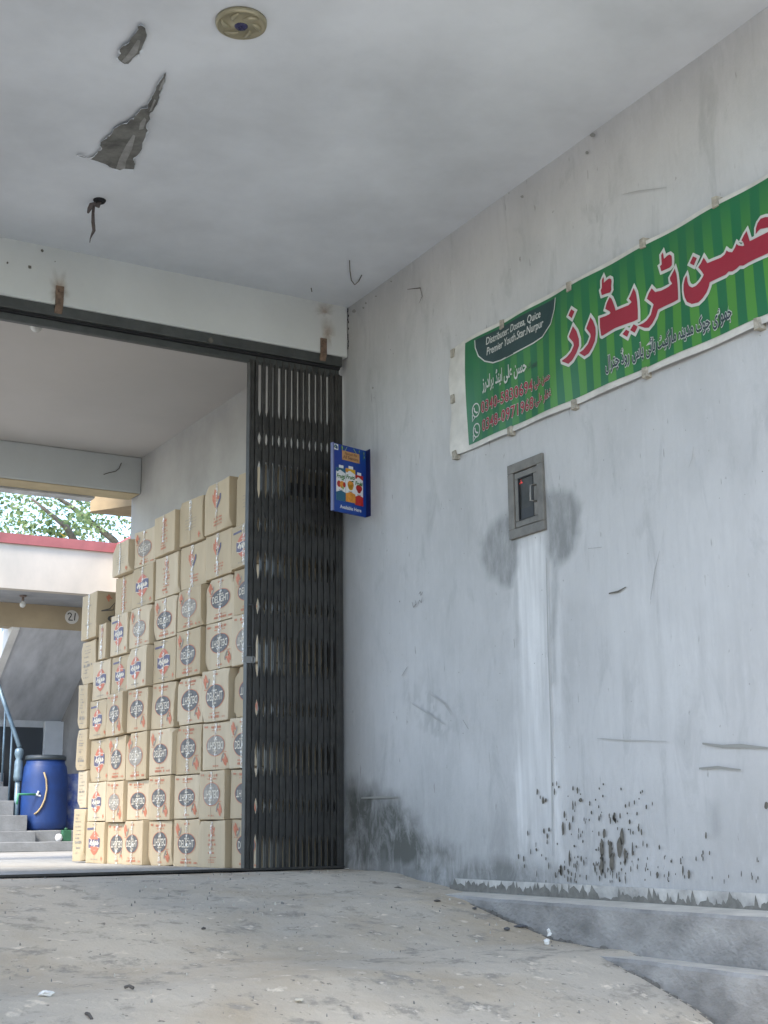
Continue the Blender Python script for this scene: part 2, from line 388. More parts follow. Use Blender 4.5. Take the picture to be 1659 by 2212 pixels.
# mud splashes low on the wall
for k in range(150):
    t = rnd.random(); y = 1690 + 215 * (1 - (1 - t) ** 1.6) ; x = rnd.gauss(1268, 70) + (1 - t) * 10
    if y > onX(0, 0, XW)[0] and rnd.random() < 0.9 and 1090 < x < 1560: drop(x, y, rnd.uniform(.8, 2.0), rnd.uniform(1.8, 8.0))
for x, y, w, h in ((1173, 1729, 3, 9), (1207, 1700, 2, 3), (1254, 1728, 4, 5), (1219, 1760, 2, 8), (1216, 1790, 3, 16), (1230, 1785, 2.5, 10), (1327, 1765, 3, 12),
                   (1344, 1808, 5, 18), (1305, 1800, 3, 12), (1300, 1830, 5, 20), (1318, 1835, 4, 20), (1338, 1830, 6, 22), (1322, 1862, 6, 22), (1300, 1868, 5, 24),
                   (1350, 1850, 3, 20), (1366, 1835, 2, 16), (1230, 1855, 2, 20), (1212, 1880, 3, 14), (1175, 1795, 2, 6), (1186, 1792, 2, 5), (1182, 1806, 2, 6),
                   (1360, 1775, 2, 6), (1140, 1800, 1.5, 6), (1120, 1850, 1.5, 6), (1525, 1805, 2, 8), (1655, 1740, 5, 8), (1475, 1880, 2, 12), (1488, 1888, 3, 10), (1420, 1890, 3, 8)):
    drop(x, y, w, h)
for k in range(70):
    drop(rnd.uniform(1120, 1655), rnd.uniform(1840, 1905), rnd.uniform(.8, 1.8), rnd.uniform(2, 7))
for k in range(60): drop(rnd.uniform(760, 1650), rnd.uniform(700, 1700), rnd.uniform(.6, 1.3), rnd.uniform(.8, 1.8), 2)
for px, w, mi in (([(1517, 1606), (1560, 1612), (1600, 1611), (1659, 1616)], .015, 2), ([(1510, 1660), (1550, 1657), (1600, 1663)], .013, 2), ([(1290, 1595), (1350, 1599), (1440, 1601)], .006, 5),
                  ([(1315, 1282), (1335, 1278), (1352, 1268)], .010, 1), ([(1180, 1205), (1184, 1400), (1190, 1560), (1192, 1700), (1194, 1850)], .012, 5), ([(1498, 965), (1495, 990), (1488, 1010)], .005, 5),
                  ([(1405, 1295), (1415, 1230), (1425, 1190)], .004, 2), ([(780, 1724), (820, 1722), (860, 1722)], .014, 2), ([(890, 1300), (893, 1312), (899, 1305), (897, 1297)], .006, 1),
                  ([(903, 1305), (906, 1296), (910, 1302), (912, 1290)], .006, 1), ([(905, 1283), (908, 1278), (909, 1286), (913, 1279)], .006, 1), ([(868, 1460), (880, 1440)], .008, 2),
                  ([(1110, 1380), (1112, 1400)], .008, 2), ([(1270, 1185), (1300, 1182)], .004, 2), ([(880, 625), (908, 622), (912, 640), (905, 655)], .008, 1), ([(1345, 420), (1380, 412), (1440, 405)], .006, 5),
                  ([(930, 1500), (960, 1520), (975, 1545)], .010, 5), ([(890, 1520), (930, 1545), (960, 1565)], .008, 5), ([(1000, 1555), (1012, 1575)], .01, 2)):
    wstroke(px, w, mi)
for x, y, w, h in ((765, 672, 6, 5), (812, 640, 3, 2), (785, 665, 3, 3), (845, 608, 3, 2), (790, 655, 3, 3), (1280, 292, 8, 6), (1268, 330, 5, 5), (1128, 425, 5, 4), (750, 750, 3, 8), (805, 838, 3, 3)):
    drop(x, y, w * .8, h * .8, 2)
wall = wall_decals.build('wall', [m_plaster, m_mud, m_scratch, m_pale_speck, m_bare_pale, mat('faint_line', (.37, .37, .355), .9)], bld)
me = wall.data; nv = len(me.vertices)
for nm, arr in (('damp_shade', damp_shade), ('pale', pale), ('grime', grime)):
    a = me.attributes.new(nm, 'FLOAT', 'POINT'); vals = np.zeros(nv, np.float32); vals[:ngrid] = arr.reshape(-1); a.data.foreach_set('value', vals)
sm = np.zeros(len(me.polygons), bool); sm[:(len(yv) - 1) * (len(zv) - 1)] = True
me.polygons.foreach_set('use_smooth', sm)

b = MB(); b.box(XW - .001, XW + .30, 7.812, 11.94, -1.7, 4.4); b.build('rear_wall', mat('shaded_plaster', (.36, .355, .335), .85, var=.22, scale=1.4, bump=.2, bscale=14), bld, bevel=.004)  # same plaster as the front wall, rear-bay shade put into its colour
# skirting strip with splash-eaten lower edge
b = MB()
b.box(XW - 0.018, XW + 0.005, 2.0, 6.45, -0.36, -0.282)
dark = []
y = 6.5
while y > 2.1:
    w_ = rnd.uniform(.012, .05); h_ = max(.012, rnd.gauss(.042 if y < 5.2 else .058, .022)) if rnd.random() < .8 else .015
    h_ = min(h_, .072)
    b.poly([(XW - .0205, y, -.352), (XW - .0205, y, -.352 + h_ * rnd.uniform(.3, .7)), (XW - .0205, y - w_ * rnd.uniform(.3, .6), -.352 + h_), (XW - .0205, y - w_, -.352 + h_ * rnd.uniform(.2, .6)), (XW - .0205, y - w_, -.352)], 1)
    y -= w_
y = 6.5
while y > 2.1:
    w_ = rnd.uniform(.05, .14); h_ = rnd.uniform(.012, .05) if y < 5.3 else rnd.uniform(.04, .068)
    b.poly([(XW - .0195, y, -.352), (XW - .0195, y - w_ * .2, -.352 + h_ * .8), (XW - .0195, y - w_ * .5, -.352 + h_), (XW - .0195, y - w_ * .8, -.352 + h_ * .7), (XW - .0195, y - w_, -.352)], 1)
    y -= w_ * .8
b.build('skirting', [mat('skirting_limewash', (0.47, 0.46, 0.43), .9, var=.45, scale=7, bump=.4, bscale=40), mat('skirting_splash', (0.19, 0.185, 0.165), .95, var=.35, scale=25)], bld)

# ceiling of the front bay (falls slightly towards the gate)
def ceil_z(y): return 3.463 + (7.66 - y) * 0.0172
b = MB()
nx_, ny_ = 60, 60
cx = np.linspace(-1.15, XW, nx_); cy = np.linspace(1.9, 7.66, ny_)
GX, GY = np.meshgrid(cx, cy); GZ = ceil_z(GY) + (NG.fbm(GX * .7, GY * .7, 3) - .5) * .02
b.v = list(map(tuple, np.stack([GX, GY, GZ], -1).reshape(-1, 3)))
b.f = [[j * nx_ + i, (j + 1) * nx_ + i, (j + 1) * nx_ + i + 1, j * nx_ + i + 1] for j in range(ny_ - 1) for i in range(nx_ - 1)]; b.mi = [0] * len(b.f)
b.box(-1.4, XW + .3, 1.9, 7.9, 3.62, 3.85)
ceiling = b.build('ceiling', m_ceil, bld, smooth=False)
ceiling.data.polygons.foreach_set('use_smooth', [True] * len(ceiling.data.polygons))
def on_ceil(x, y, off=0.0):
    d = ray(x, y); k = (3.463 + 7.66 * .0172 - off) / (d[2] + d[1] * .0172); return d * k
def patch(px, inner, name):
    o3 = [on_ceil(x / 2.016, y / 2.016, .014) for x, y in px]
    poly = [(p[0], p[1]) for p in o3]; jag = []
    for i in range(len(poly)):
        a = np.array(poly[i]); c = np.array(poly[(i + 1) % len(poly)]); n_ = max(1, int(np.linalg.norm(c - a) / .018))
        for k in range(n_): jag.append(tuple(a + (c - a) * k / n_ + (np.array([rnd.uniform(-1, 1), rnd.uniform(-1, 1)]) * .0035)))
    v, f = outline([jag]); bb = MB(); bb.add([(q[0], q[1], ceil_z(q[1]) - .012) for q in v], f)
    cj = np.mean(jag, 0); lip = [tuple(np.array(q) + (np.array(q) - cj) / (np.linalg.norm(np.array(q) - cj) + 1e-6) * rnd.uniform(.0, .010)) for q in jag]; n_ = len(jag)
    bb.add([(q[0], q[1], ceil_z(q[1]) - .0125) for q in jag] + [(q[0], q[1], ceil_z(q[1]) - rnd.uniform(.012, .022)) for q in lip], [[i, (i + 1) % n_, n_ + (i + 1) % n_, n_ + i] for i in range(n_)], 2)
    for s_ in inner:
        p = [(on_ceil(x / 2.016, y / 2.016)[:2]) for x, y in s_]; v, f = outline([[tuple(q) for q in p]])
        bb.add([(q[0], q[1], ceil_z(q[1]) - .0145) for q in v], f, 1)
    return bb.build(name, [m_bare, m_bare_pale, m_ceil], ceiling)
P1 = [(615, 107), (630, 125), (638, 140), (632, 180), (618, 205), (608, 235), (575, 255), (560, 280), (540, 280), (515, 262), (512, 250), (525, 235), (523, 215), (540, 200), (560, 185), (575, 160), (590, 145), (600, 130), (600, 115)]
P2 = [(722, 318), (718, 350), (700, 395), (688, 440), (680, 465), (655, 495), (652, 520), (635, 550), (642, 570), (635, 600), (620, 625), (620, 650), (600, 675), (580, 690), (588, 715), (582, 740), (540, 738), (520, 742), (490, 735), (455, 715), (410, 700), (360, 685), (332, 678), (345, 674), (385, 688), (410, 680), (430, 655), (445, 650), (437, 635), (440, 620), (465, 600), (490, 580), (500, 560), (525, 545), (550, 535), (580, 515), (600, 490), (615, 475), (640, 470), (650, 440), (665, 410), (685, 375), (700, 345), (712, 322)]
patch(P1, [[(600, 160), (612, 165), (600, 215), (570, 245), (545, 262), (530, 255), (560, 220), (580, 190)]], 'peeled_patch')
patch(P2, [[(720, 325), (715, 350), (698, 385), (690, 380), (705, 345)], [(630, 500), (638, 510), (625, 550), (605, 555), (610, 525)],
           [(580, 575), (590, 580), (575, 640), (550, 690), (545, 725), (505, 725), (520, 680), (550, 620)], [(672, 420), (680, 425), (660, 470), (650, 475)]], 'peeled_patch')
# small marks on the ceiling
for s_ in ([(1522, 1135), (1524, 1180), (1530, 1220), (1545, 1240), (1562, 1225), (1575, 1198)], [(1355, 1255), (1358, 1270)]):
    b = MB(); pts = [on_ceil(x / 2.016, y / 2.016, .02) for x, y in s_]; b.tube(pts, .0035, 5); b.build('dangling_thread', m_mud, ceiling)
# gate beam
b = MB(); b.box(-1.4, XW - .004, 7.66, 7.87, 3.10, 3.70)
beam = b.build('gate_beam', m_beam, bld, bevel=.012)
for x, y, r in ((16, 568, 3), (64, 577, 5), (91, 541, 4), (456, 735, 6), (278, 557, 2.5), (119, 565, 1.5)):
    bb = MB(); bb.poly([onY(x + r * math.cos(k) * rnd.uniform(.6, 1.1), y + r * math.sin(k) * rnd.uniform(.6, 1.2), 7.653) for k in np.linspace(0, 5.5, 8)][::-1]); bb.build('mud_spot', m_mud, beam)
def halo(cx_, cy_, rx, ry, seed):
    rr = random.Random(seed); q = []
    for k in range(26):
        t = 2 * math.pi * k / 26; s_ = rr.uniform(.65, 1.15); q.append(onY(cx_ + rx * s_ * math.cos(t), cy_ + ry * s_ * math.sin(t), 7.6545))
    return q
m_soft = bpy.data.materials.new('rust_halo'); m_soft.use_nodes = True
_n = m_soft.node_tree.nodes; _l = m_soft.node_tree.links; _b = _n['Principled BSDF']; _b.inputs['Base Color'].default_value = (.34, .22, .12, 1); _b.inputs['Roughness'].default_value = .95
_a = _n.new('ShaderNodeAttribute'); _a.attribute_name = 'fade'; _z = _n.new('ShaderNodeTexNoise'); _z.inputs['Scale'].default_value = 22; _z.inputs['Detail'].default_value = 6
_t = _n.new('ShaderNodeTexCoord'); _l.new(_t.outputs['Object'], _z.inputs['Vector'])
_m = _n.new('ShaderNodeMath'); _m.operation = 'MULTIPLY'; _l.new(_a.outputs['Fac'], _m.inputs[0]); _l.new(_z.outputs[0], _m.inputs[1]); _l.new(_m.outputs[0], _b.inputs['Alpha'])
for nm, cx_, cy_, rx, ry, sd_ in (('rust_stain', 128, 622, 26, 46, 1), ('rust_stain', 708, 715, 17, 42, 2), ('rust_stain', 703, 668, 26, 18, 3)):
    ring = halo(cx_, cy_, rx, ry, sd_); c0 = onY(cx_, cy_ + 6, 7.6545)
    bb = MB(); vs = [c0] + [c0 + (q - c0) * .5 for q in ring] + ring; n_ = len(ring)
    fs = [[0, 1 + (k + 1) % n_, 1 + k] for k in range(n_)] + [[1 + k, 1 + (k + 1) % n_, 1 + n_ + (k + 1) % n_, 1 + n_ + k] for k in range(n_)]
    bb.add(vs, fs); o = bb.build(nm, m_soft, beam)
    at = o.data.attributes.new('fade', 'FLOAT', 'POINT'); at.data.foreach_set('value', np.array([.9] + [.42] * n_ + [0] * n_, np.float32))

for k in range(22):       # broken mortar line where the beam meets the wall
    z0_ = 3.115 + .0155 * k
    if rnd.random() < .65:
        bb = MB(); x_ = XW - .010 + rnd.uniform(-.003, .003); bb.poly([(x_, 7.6535, z0_), (x_ + .007, 7.6535, z0_ - .002), (x_ + .006, 7.6535, z0_ + .014), (x_ + .001, 7.6535, z0_ + .012)]); bb.build('joint_crack', m_black, beam)
# rear bay
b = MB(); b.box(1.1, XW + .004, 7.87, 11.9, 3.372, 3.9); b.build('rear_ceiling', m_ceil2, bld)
b = MB(); b.box(1.1, XW - .003, 11.68, 11.94, 3.03, 3.371)
rb = b.build('rear_beam', m_beam, bld, bevel=.01)
cr = [onY(x, y, 11.672) for x, y in ((224, 1025), (236, 1021), (250, 1018), (257, 1012), (262, 1000))]
b = MB(); b.tube(cr, .004, 5); b.build('crack', m_mud, rb)
b = MB(); b.box(1.1, XW - .02, 11.69, 11.95, 3.022, 3.0275); b.build('yellow_soffit', mat('ochre_paint', (.42, .34, .20), .8, var=.15, scale=6), bld)
xs_ = onY(194.5, 1075, 12.1)[0]
b = MB(); b.box(1.1, xs_, 11.96, 12.12, 3.005, 3.9); b.build('fascia', mat('fascia_paint', (.5, .5, .48), .85, var=.3, scale=6), bld)
A = onY(284, 1091, 12.2); Bq = onY(194.5, 1105, 12.66)
b = MB(); b.hexa([(A[0] + .05, 12.15, A[2]), (A[0] + .4, 12.7, A[2]), (Bq[0] + .02, 12.72, Bq[2]), (Bq[0], 12.66, Bq[2])],
                 [(A[0] + .05, 12.15, 3.9), (A[0] + .4, 12.7, 3.9), (Bq[0] + .02, 12.72, 3.9), (Bq[0], 12.66, 3.9)]); b.build('corner_bracket', mat('tan_paint', (.36, .27, .16), .85, var=.2, scale=5), bld)
# walls out of the picture that close the bay
b = MB(); b.box(-1.4, -1.15, 2.6, 7.9, -1.7, 3.1); b.build('far_wall', m_bare_pale, bld)
b = MB(); b.box(1.1, 1.4, 11.64, 11.95, -.25, 3.02); b.build('pillar', m_beam, bld)

# stepped ledge along the wall foot
led = thing('stepped_ledge', 'two stepped grey concrete ledges along the foot of the stained wall', 'ledge', (4.1, 4.0, -0.8))
def ledge(x0, x1, yend, zt0, zt1, name, seed):
    bb = MB(); n_ = 90; Y = np.linspace(0.5, yend, n_)
    top = []; fr = []; bot = []; bk = []
    for y in Y:
        j = (float(NG.fbm(y * 5, seed, 3)) - .5) * .014; k = (float(NG2.fbm(y * 4, seed + 3, 3)) - .5) * .012
        bk.append((x1, y, zt1)); top.append((x0 + .012 + j, y, zt0 + k)); fr.append((x0 + j, y, zt0 - .014 + k)); bot.append((x0 - .01 + j, y, -1.75))
    o_ = len(bb.v); bb.v += bk + top + fr + bot
    for a, c, mi in ((0, 1, 1), (1, 2, 0), (2, 3, 0)):
        for i in range(n_ - 1): bb.f.append([a * n_ + i, c * n_ + i, c * n_ + i + 1, a * n_ + i + 1]); bb.mi.append(mi)
    bb.f.append([n_ - 1, 2 * n_ - 1, 3 * n_ - 1, 4 * n_ - 1]); bb.mi.append(0)
    bb.poly([(x1, yend, zt1), (x0, yend, -1.75), (x1, yend, -1.75)])
    for y in np.arange(2.6, yend - .1, .05):
        zr = float(ramp_z(y)); hh = max(.004, rnd.gauss(.012, .008)); xx = x0 - .013
        if zt0 - zr > .03:
            hh = min(hh, (zt0 - zr) * .6); bb.poly([(xx, y + .03, zr - .03), (xx, y + .03, zr + hh * .5), (xx, y + .012, zr + hh * rnd.uniform(.7, 1)), (xx, y - .01, zr + hh * rnd.uniform(.5, 1.1)), (xx, y - .03, zr + hh * .4), (xx, y - .03, zr - .03)], 2)
    return bb.build(name, [m_ledge, m_dust, mat('foot_dirt', (.19, .18, .16), .95, var=.4, scale=30)], led, smooth=False)
ledge(3.99, 4.185, 6.5, -.357, -.346, 'ledge', 1)
ledge(3.80, 3.992, 5.1, -.545, -.553, 'ledge', 5)

# ------------------------------------------------------------------ collapsible gate
GX0, GX1, GY, GZ0, GZ1 = 3.478, 4.140, 7.72, -.243, 2.985
gate = thing('collapsible_gate', 'black folding iron lattice gate pushed open against the white wall', 'gate', (3.8, GY, -.25))
b = MB()
b.box(-1.1, 4.145, 7.665, 7.70, 3.03, 3.098); b.box(-1.1, 4.145, 7.715, 7.755, 2.972, 3.022); b.box(-1.1, 4.143, 7.695, 7.735, 3.016, 3.040, 1)
b.box(-1.1, 4.145, 7.765, 7.80, 2.99, 3.095)
b.build('top_rail', [m_rail, m_black], gate, bevel=.004)
for x0_, x1_, yt, yk in ((121, 138, 617, 655), (692, 705, 730, 763)):
    p0 = onY(x0_, yt, 7.655); p1 = onY(x1_, yt, 7.655); zk = 3.095
    bb = MB(); bb.box(p0[0], p1[0], 7.645, 7.657, zk, p0[2]); bb.hexa([(p0[0], 7.645, zk), (p1[0], 7.645, zk), (p1[0], 7.657, zk), (p0[0], 7.657, zk)][::-1], [(p0[0] - .0, 7.668, 3.04), (p1[0], 7.668, 3.04), (p1[0], 7.68, 3.045), (p0[0], 7.68, 3.045)][::-1])
    c = ((p0[0] + p1[0]) / 2, p0[2] - .035); bb.tube([(c[0], 7.646, c[1]), (c[0], 7.632, c[1])], .012, 8)
    bb.build('rail_bracket', m_rust, gate, bevel=.002)
b = MB(); b.box(-1.1, 4.16, 7.69, 7.705, -.262, -.236); b.box(-1.1, 4.16, 7.735, 7.75, -.262, -.238); b.box(-1.1, 4.16, 7.70, 7.74, -.262, -.248)
b.build('floor_track', m_iron, gate, bevel=.003)
# pickets
npk = 14; pk = [GX0 + .055 + (GX1 - GX0 - .075) * (i / (npk - 1)) ** .96 for i in range(npk)]
b = MB(); b.box(GX0, GX0 + .012, GY - .02, GY + .03, GZ0, GZ1); b.box(GX0 + .016, GX0 + .036, GY - .014, GY + .02, GZ0, GZ1); b.box(GX0 + .012, GX0 + .016, GY - .01, GY + .01, GZ0, GZ1)
b.build('lock_stile', m_iron, gate, bevel=.002)
for i, x in enumerate(pk):
    tilt = rnd.uniform(-.004, .004); bb = MB(); w_ = .0095
    def bar(xa, xb, ya, yb): bb.hexa([(xa, ya, GZ0 + .005), (xb, ya, GZ0 + .005), (xb, yb, GZ0 + .005), (xa, yb, GZ0 + .005)], [(xa + tilt, ya, GZ1), (xb + tilt, ya, GZ1), (xb + tilt, yb, GZ1), (xa + tilt, yb, GZ1)])
    bar(x - w_, x + w_, GY - .016, GY - .013); bar(x - w_, x - w_ + .003, GY - .013, GY - .002); bar(x + w_ - .003, x + w_, GY - .013, GY - .002)
    bar(x - w_, x + w_, GY + .018, GY + .021); bar(x - w_, x - w_ + .003, GY + .007, GY + .018); bar(x + w_ - .003, x + w_, GY + .007, GY + .018)
    for zr in (.33, .55, 1.06, 1.27, 1.80, 2.02, 2.50, 2.70): bb.tube([(x, GY - .016, zr), (x, GY - .021, zr)], .006, 6)
    bb.tube([(x, GY, GZ1), (x, GY, GZ1 + .03)], .008, 6)
    bb.build('picket', m_iron, gate)
# folded scissor flats between neighbouring pickets
units = [(.02, .20, .48), (.68, .88, 1.20), (1.42, 1.62, 1.94), (2.16, 2.38, 2.66)]
edges = [GX0 + .03] + pk
for i in range(len(edges) - 1):
    xl, xr = edges[i], edges[i + 1]
    if i == 0: xl += .005
    for (za, zm, zb) in [(-.10, .13, .36), (.46, .72, .98), (1.12, 1.36, 1.60), (1.66, 1.90, 2.12), (2.26, 2.46, 2.66)]:
        bb = MB()
        for k, yo in ((0, -.004), (1, -.0005)):
            a, c = (xl, xr) if k == 0 else (xr, xl); hw = .0125
            zs = np.linspace(za, zb, 13); pts = []
            for z in zs:
                t = (z - za) / (zb - za); s_ = abs(2 * t - 1)           # 1 at ends, 0 in the middle
                u = a + (c - a) * (1 - s_) ** 1.15
                pts.append((u + rnd.uniform(-.0012, .0012), z))
            o_ = len(bb.v)
            for (u0, z0_) in pts: bb.v += [(u0 - hw, GY + yo, z0_), (u0 + hw, GY + yo, z0_), (u0 + hw, GY + yo + .004, z0_), (u0 - hw, GY + yo + .004, z0_)]
            for q in range(len(pts) - 1):
                for e in range(4): bb.f.append([o_ + q * 4 + e, o_ + q * 4 + (e + 1) % 4, o_ + q * 4 + 4 + (e + 1) % 4, o_ + q * 4 + 4 + e]); bb.mi.append(0)
        bb.build('scissor_link', m_iron, gate)
b = MB(); b.box(GX1 - .010, GX1 + .004, GY - .02, GY + .03, GZ0, GZ1 - .0); b.box(GX1 + .006, GX1 + .03, GY - .004, GY + .012, GZ0, GZ1); b.build('wall_stile', m_iron, gate, bevel=.002)
lp0 = onY(617, 1041, GY + .03); lp1 = onY(694, 1078, GY + .03)
b = MB(); b.box(lp0[0], lp1[0], GY + .026, GY + .034, lp1[2], lp0[2]); b.build('lock_plate', m_black, gate, bevel=.003)
b = MB(); b.tube([onY(616, 1180, GY + .03), onY(692, 1186, GY + .03)], .006, 8); b.build('tie_rod', m_iron, gate)
b = MB(); b.tube([(GX0 + .01, GY - .02, 1.36), (GX0 + .03, GY - .05, 1.36), (GX0 + .03, GY - .05, 1.10), (GX0 + .01, GY - .02, 1.10)], .008, 8); b.build('pull_handle', m_iron, gate, smooth=True)
hp = onY(545, 1425, GY - .03)
b = MB(); b.box(hp[0] - .06, hp[0] + .01, GY - .026, GY - .021, hp[2] - .02, hp[2] + .02); b.tube([(hp[0] + .012 * math.cos(t) + .005, GY - .032, hp[2] + .02 * math.sin(t)) for t in np.linspace(0, 2 * math.pi, 13)], .004, 6); b.build('lock_hasp', mat('worn_steel', (.25, .25, .24), .4, metal=.7), gate)

# ------------------------------------------------------------------ cartons
N0 = np.array([3.598, 8.35]); DV = np.array([-0.0948, 0.9955]); NV = np.array([.9955, .0948])     # along the pile, into the pile
ROTZ = math.atan2(-DV[1], -DV[0])
m_card = [mat('cardboard_a', (.47, .375, .245), .8, var=.14, scale=5, bump=.25, bscale=22, stretch=(1, 1, .25)), mat('cardboard_b', (.435, .345, .22), .8, var=.16, scale=4, bump=.25, bscale=22, stretch=(1, 1, .25)),
          mat('cardboard_c', (.505, .415, .285), .8, var=.14, scale=6, bump=.25, bscale=22, stretch=(1, 1, .25))]
m_inkblack = mat('ink_charcoal', (.095, .090, .088), .6, var=.45, scale=18)
m_inkgrey = mat('ink_faded', (.25, .225, .19), .7, var=.25, scale=18)
m_inkred = mat('ink_red', (.50, .17, .09), .7, var=.3, scale=25)
m_inkred2 = mat('ink_logo_red', (.48, .13, .07), .6, var=.15, scale=20)
m_inkblue = mat('ink_violet_blue', (.10, .09, .15), .6, var=.3, scale=18)
m_inkcream = mat('ink_cream', (.58, .52, .42), .7)
m_inktext = mat('ink_text_grey', (.27, .24, .20), .7, var=.3, scale=30)
m_seam = mat('flap_seam', (.20, .14, .09), .9)
m_tape = bpy.data.materials.new('clear_tape'); m_tape.use_nodes = True
_n = m_tape.node_tree.nodes; _l = m_tape.node_tree.links; _b = _n['Principled BSDF']
_b.inputs['Base Color'].default_value = (.62, .55, .45, 1); _b.inputs['Roughness'].default_value = .16; _b.inputs['Alpha'].default_value = .42; _b.inputs['Specular IOR Level'].default_value = .9
_t = _n.new('ShaderNodeTexCoord'); _z = _n.new('ShaderNodeTexNoise'); _z.inputs['Scale'].default_value = 26; _z.inputs['Detail'].default_value = 4; _l.new(_t.outputs['Object'], _z.inputs['Vector'])
_f = _n.new('ShaderNodeTexNoise'); _f.inputs['Scale'].default_value = 60; _f.inputs['Detail'].default_value = 3; _l.new(_t.outputs['Object'], _f.inputs['Vector'])
_fr = _n.new('ShaderNodeValToRGB'); _fr.color_ramp.elements[0].position = .50; _fr.color_ramp.elements[0].color = (.56, .47, .35, 1); _fr.color_ramp.elements[1].position = .62; _fr.color_ramp.elements[1].color = (.85, .84, .80, 1)  # pale flecks paint the tape's glints into its colour
_l.new(_f.outputs[0], _fr.inputs[0]); _l.new(_fr.outputs[0], _b.inputs['Base Color'])
_fa = _n.new('ShaderNodeMapRange'); _fa.inputs[1].default_value = .45; _fa.inputs[2].default_value = .62; _fa.inputs[3].default_value = .30; _fa.inputs[4].default_value = .75; _l.new(_f.outputs[0], _fa.inputs[0]); _l.new(_fa.outputs[0], _b.inputs['Alpha'])
_p = _n.new('ShaderNodeBump'); _p.inputs['Strength'].default_value = 1.0; _p.inputs['Distance'].default_value = .02; _l.new(_z.outputs[0], _p.inputs['Height']); _l.new(_p.outputs[0], _b.inputs['Normal'])

def ell(cx_, cy_, rx, ry, n=36, rings=3):
    v = [(cx_, cy_)]; f = []
    for r in range(1, rings + 1):
        for k in range(n): t = 2 * math.pi * k / n; v.append((cx_ + rx * r / rings * math.cos(t), cy_ + ry * r / rings * math.sin(t)))
    for k in range(n): f.append([0, 1 + k, 1 + (k + 1) % n])
    for r in range(rings - 1):
        for k in range(n): a = 1 + r * n; c = a + n; f.append([a + k, c + k, c + (k + 1) % n, a + (k + 1) % n])
    return np.array(v), f
def ring(cx_, cy_, rx, ry, w, n=40):
    v = []; f = []
    for k in range(n): t = 2 * math.pi * k / n; v += [((cx_ + (rx - w) * math.cos(t)), cy_ + (ry - w) * math.sin(t)), (cx_ + rx * math.cos(t), cy_ + ry * math.sin(t))]
    for k in range(n): a = 2 * k; c = 2 * ((k + 1) % n); f.append([a, a + 1, c + 1, c])
    return np.array(v), f
def bars(x0, y0, w, h, rr, fill=.8):
    """a line of print too small to read: a row of letter-sized strokes"""
    v = []; f = []; x = x0
    while x < x0 + w:
        lw = rr.uniform(.5, 1.0) * h * .75
        if rr.random() < fill:
            o_ = len(v); a = rr.uniform(.0, .25) * h
            v += [(x, y0 + a), (min(x + lw, x0 + w), y0), (min(x + lw, x0 + w), y0 + h - a), (x, y0 + h)]; f.append([o_, o_ + 1, o_ + 2, o_ + 3])
        x += lw * 1.35
    return (np.array(v).reshape(-1, 2), f)
def stroke2(pts, w):
    v = []; f = []; pts = [np.array(p, float) for p in pts]
    for i, p in enumerate(pts):
        d = pts[min(i + 1, len(pts) - 1)] - pts[max(0, i - 1)]; d /= (np.linalg.norm(d) + 1e-9); n_ = np.array([-d[1], d[0]]) * w / 2
        v += [tuple(p + n_), tuple(p - n_)]
        if i: f.append([2 * i - 2, 2 * i - 1, 2 * i + 1, 2 * i])
    return np.array(v), f
def logo(cx_, cy_, s):
    """slanted looping emblem"""
    q = [(-1, -.9), (-.75, .5), (-.35, .9), (-.2, .4), (-.45, -.5), (-.1, -.2), (.25, .75), (.6, .95), (.7, .5), (.45, -.4), (.7, -.7), (1, -.5)]
    c, s_ = math.cos(.75), math.sin(.75)
    return stroke2([(cx_ + s * (x * c * .75 - y * s_), cy_ + s * (x * s_ * .75 + y * c)) for x, y in q], s * .40), stroke2([(cx_ + s * (x * c - y * s_), cy_ + s * (x * s_ + y * c)) for x, y in ((-.6, -1.15), (.1, -1.1), (.75, -.95), (1.15, -.55))], s * .40)
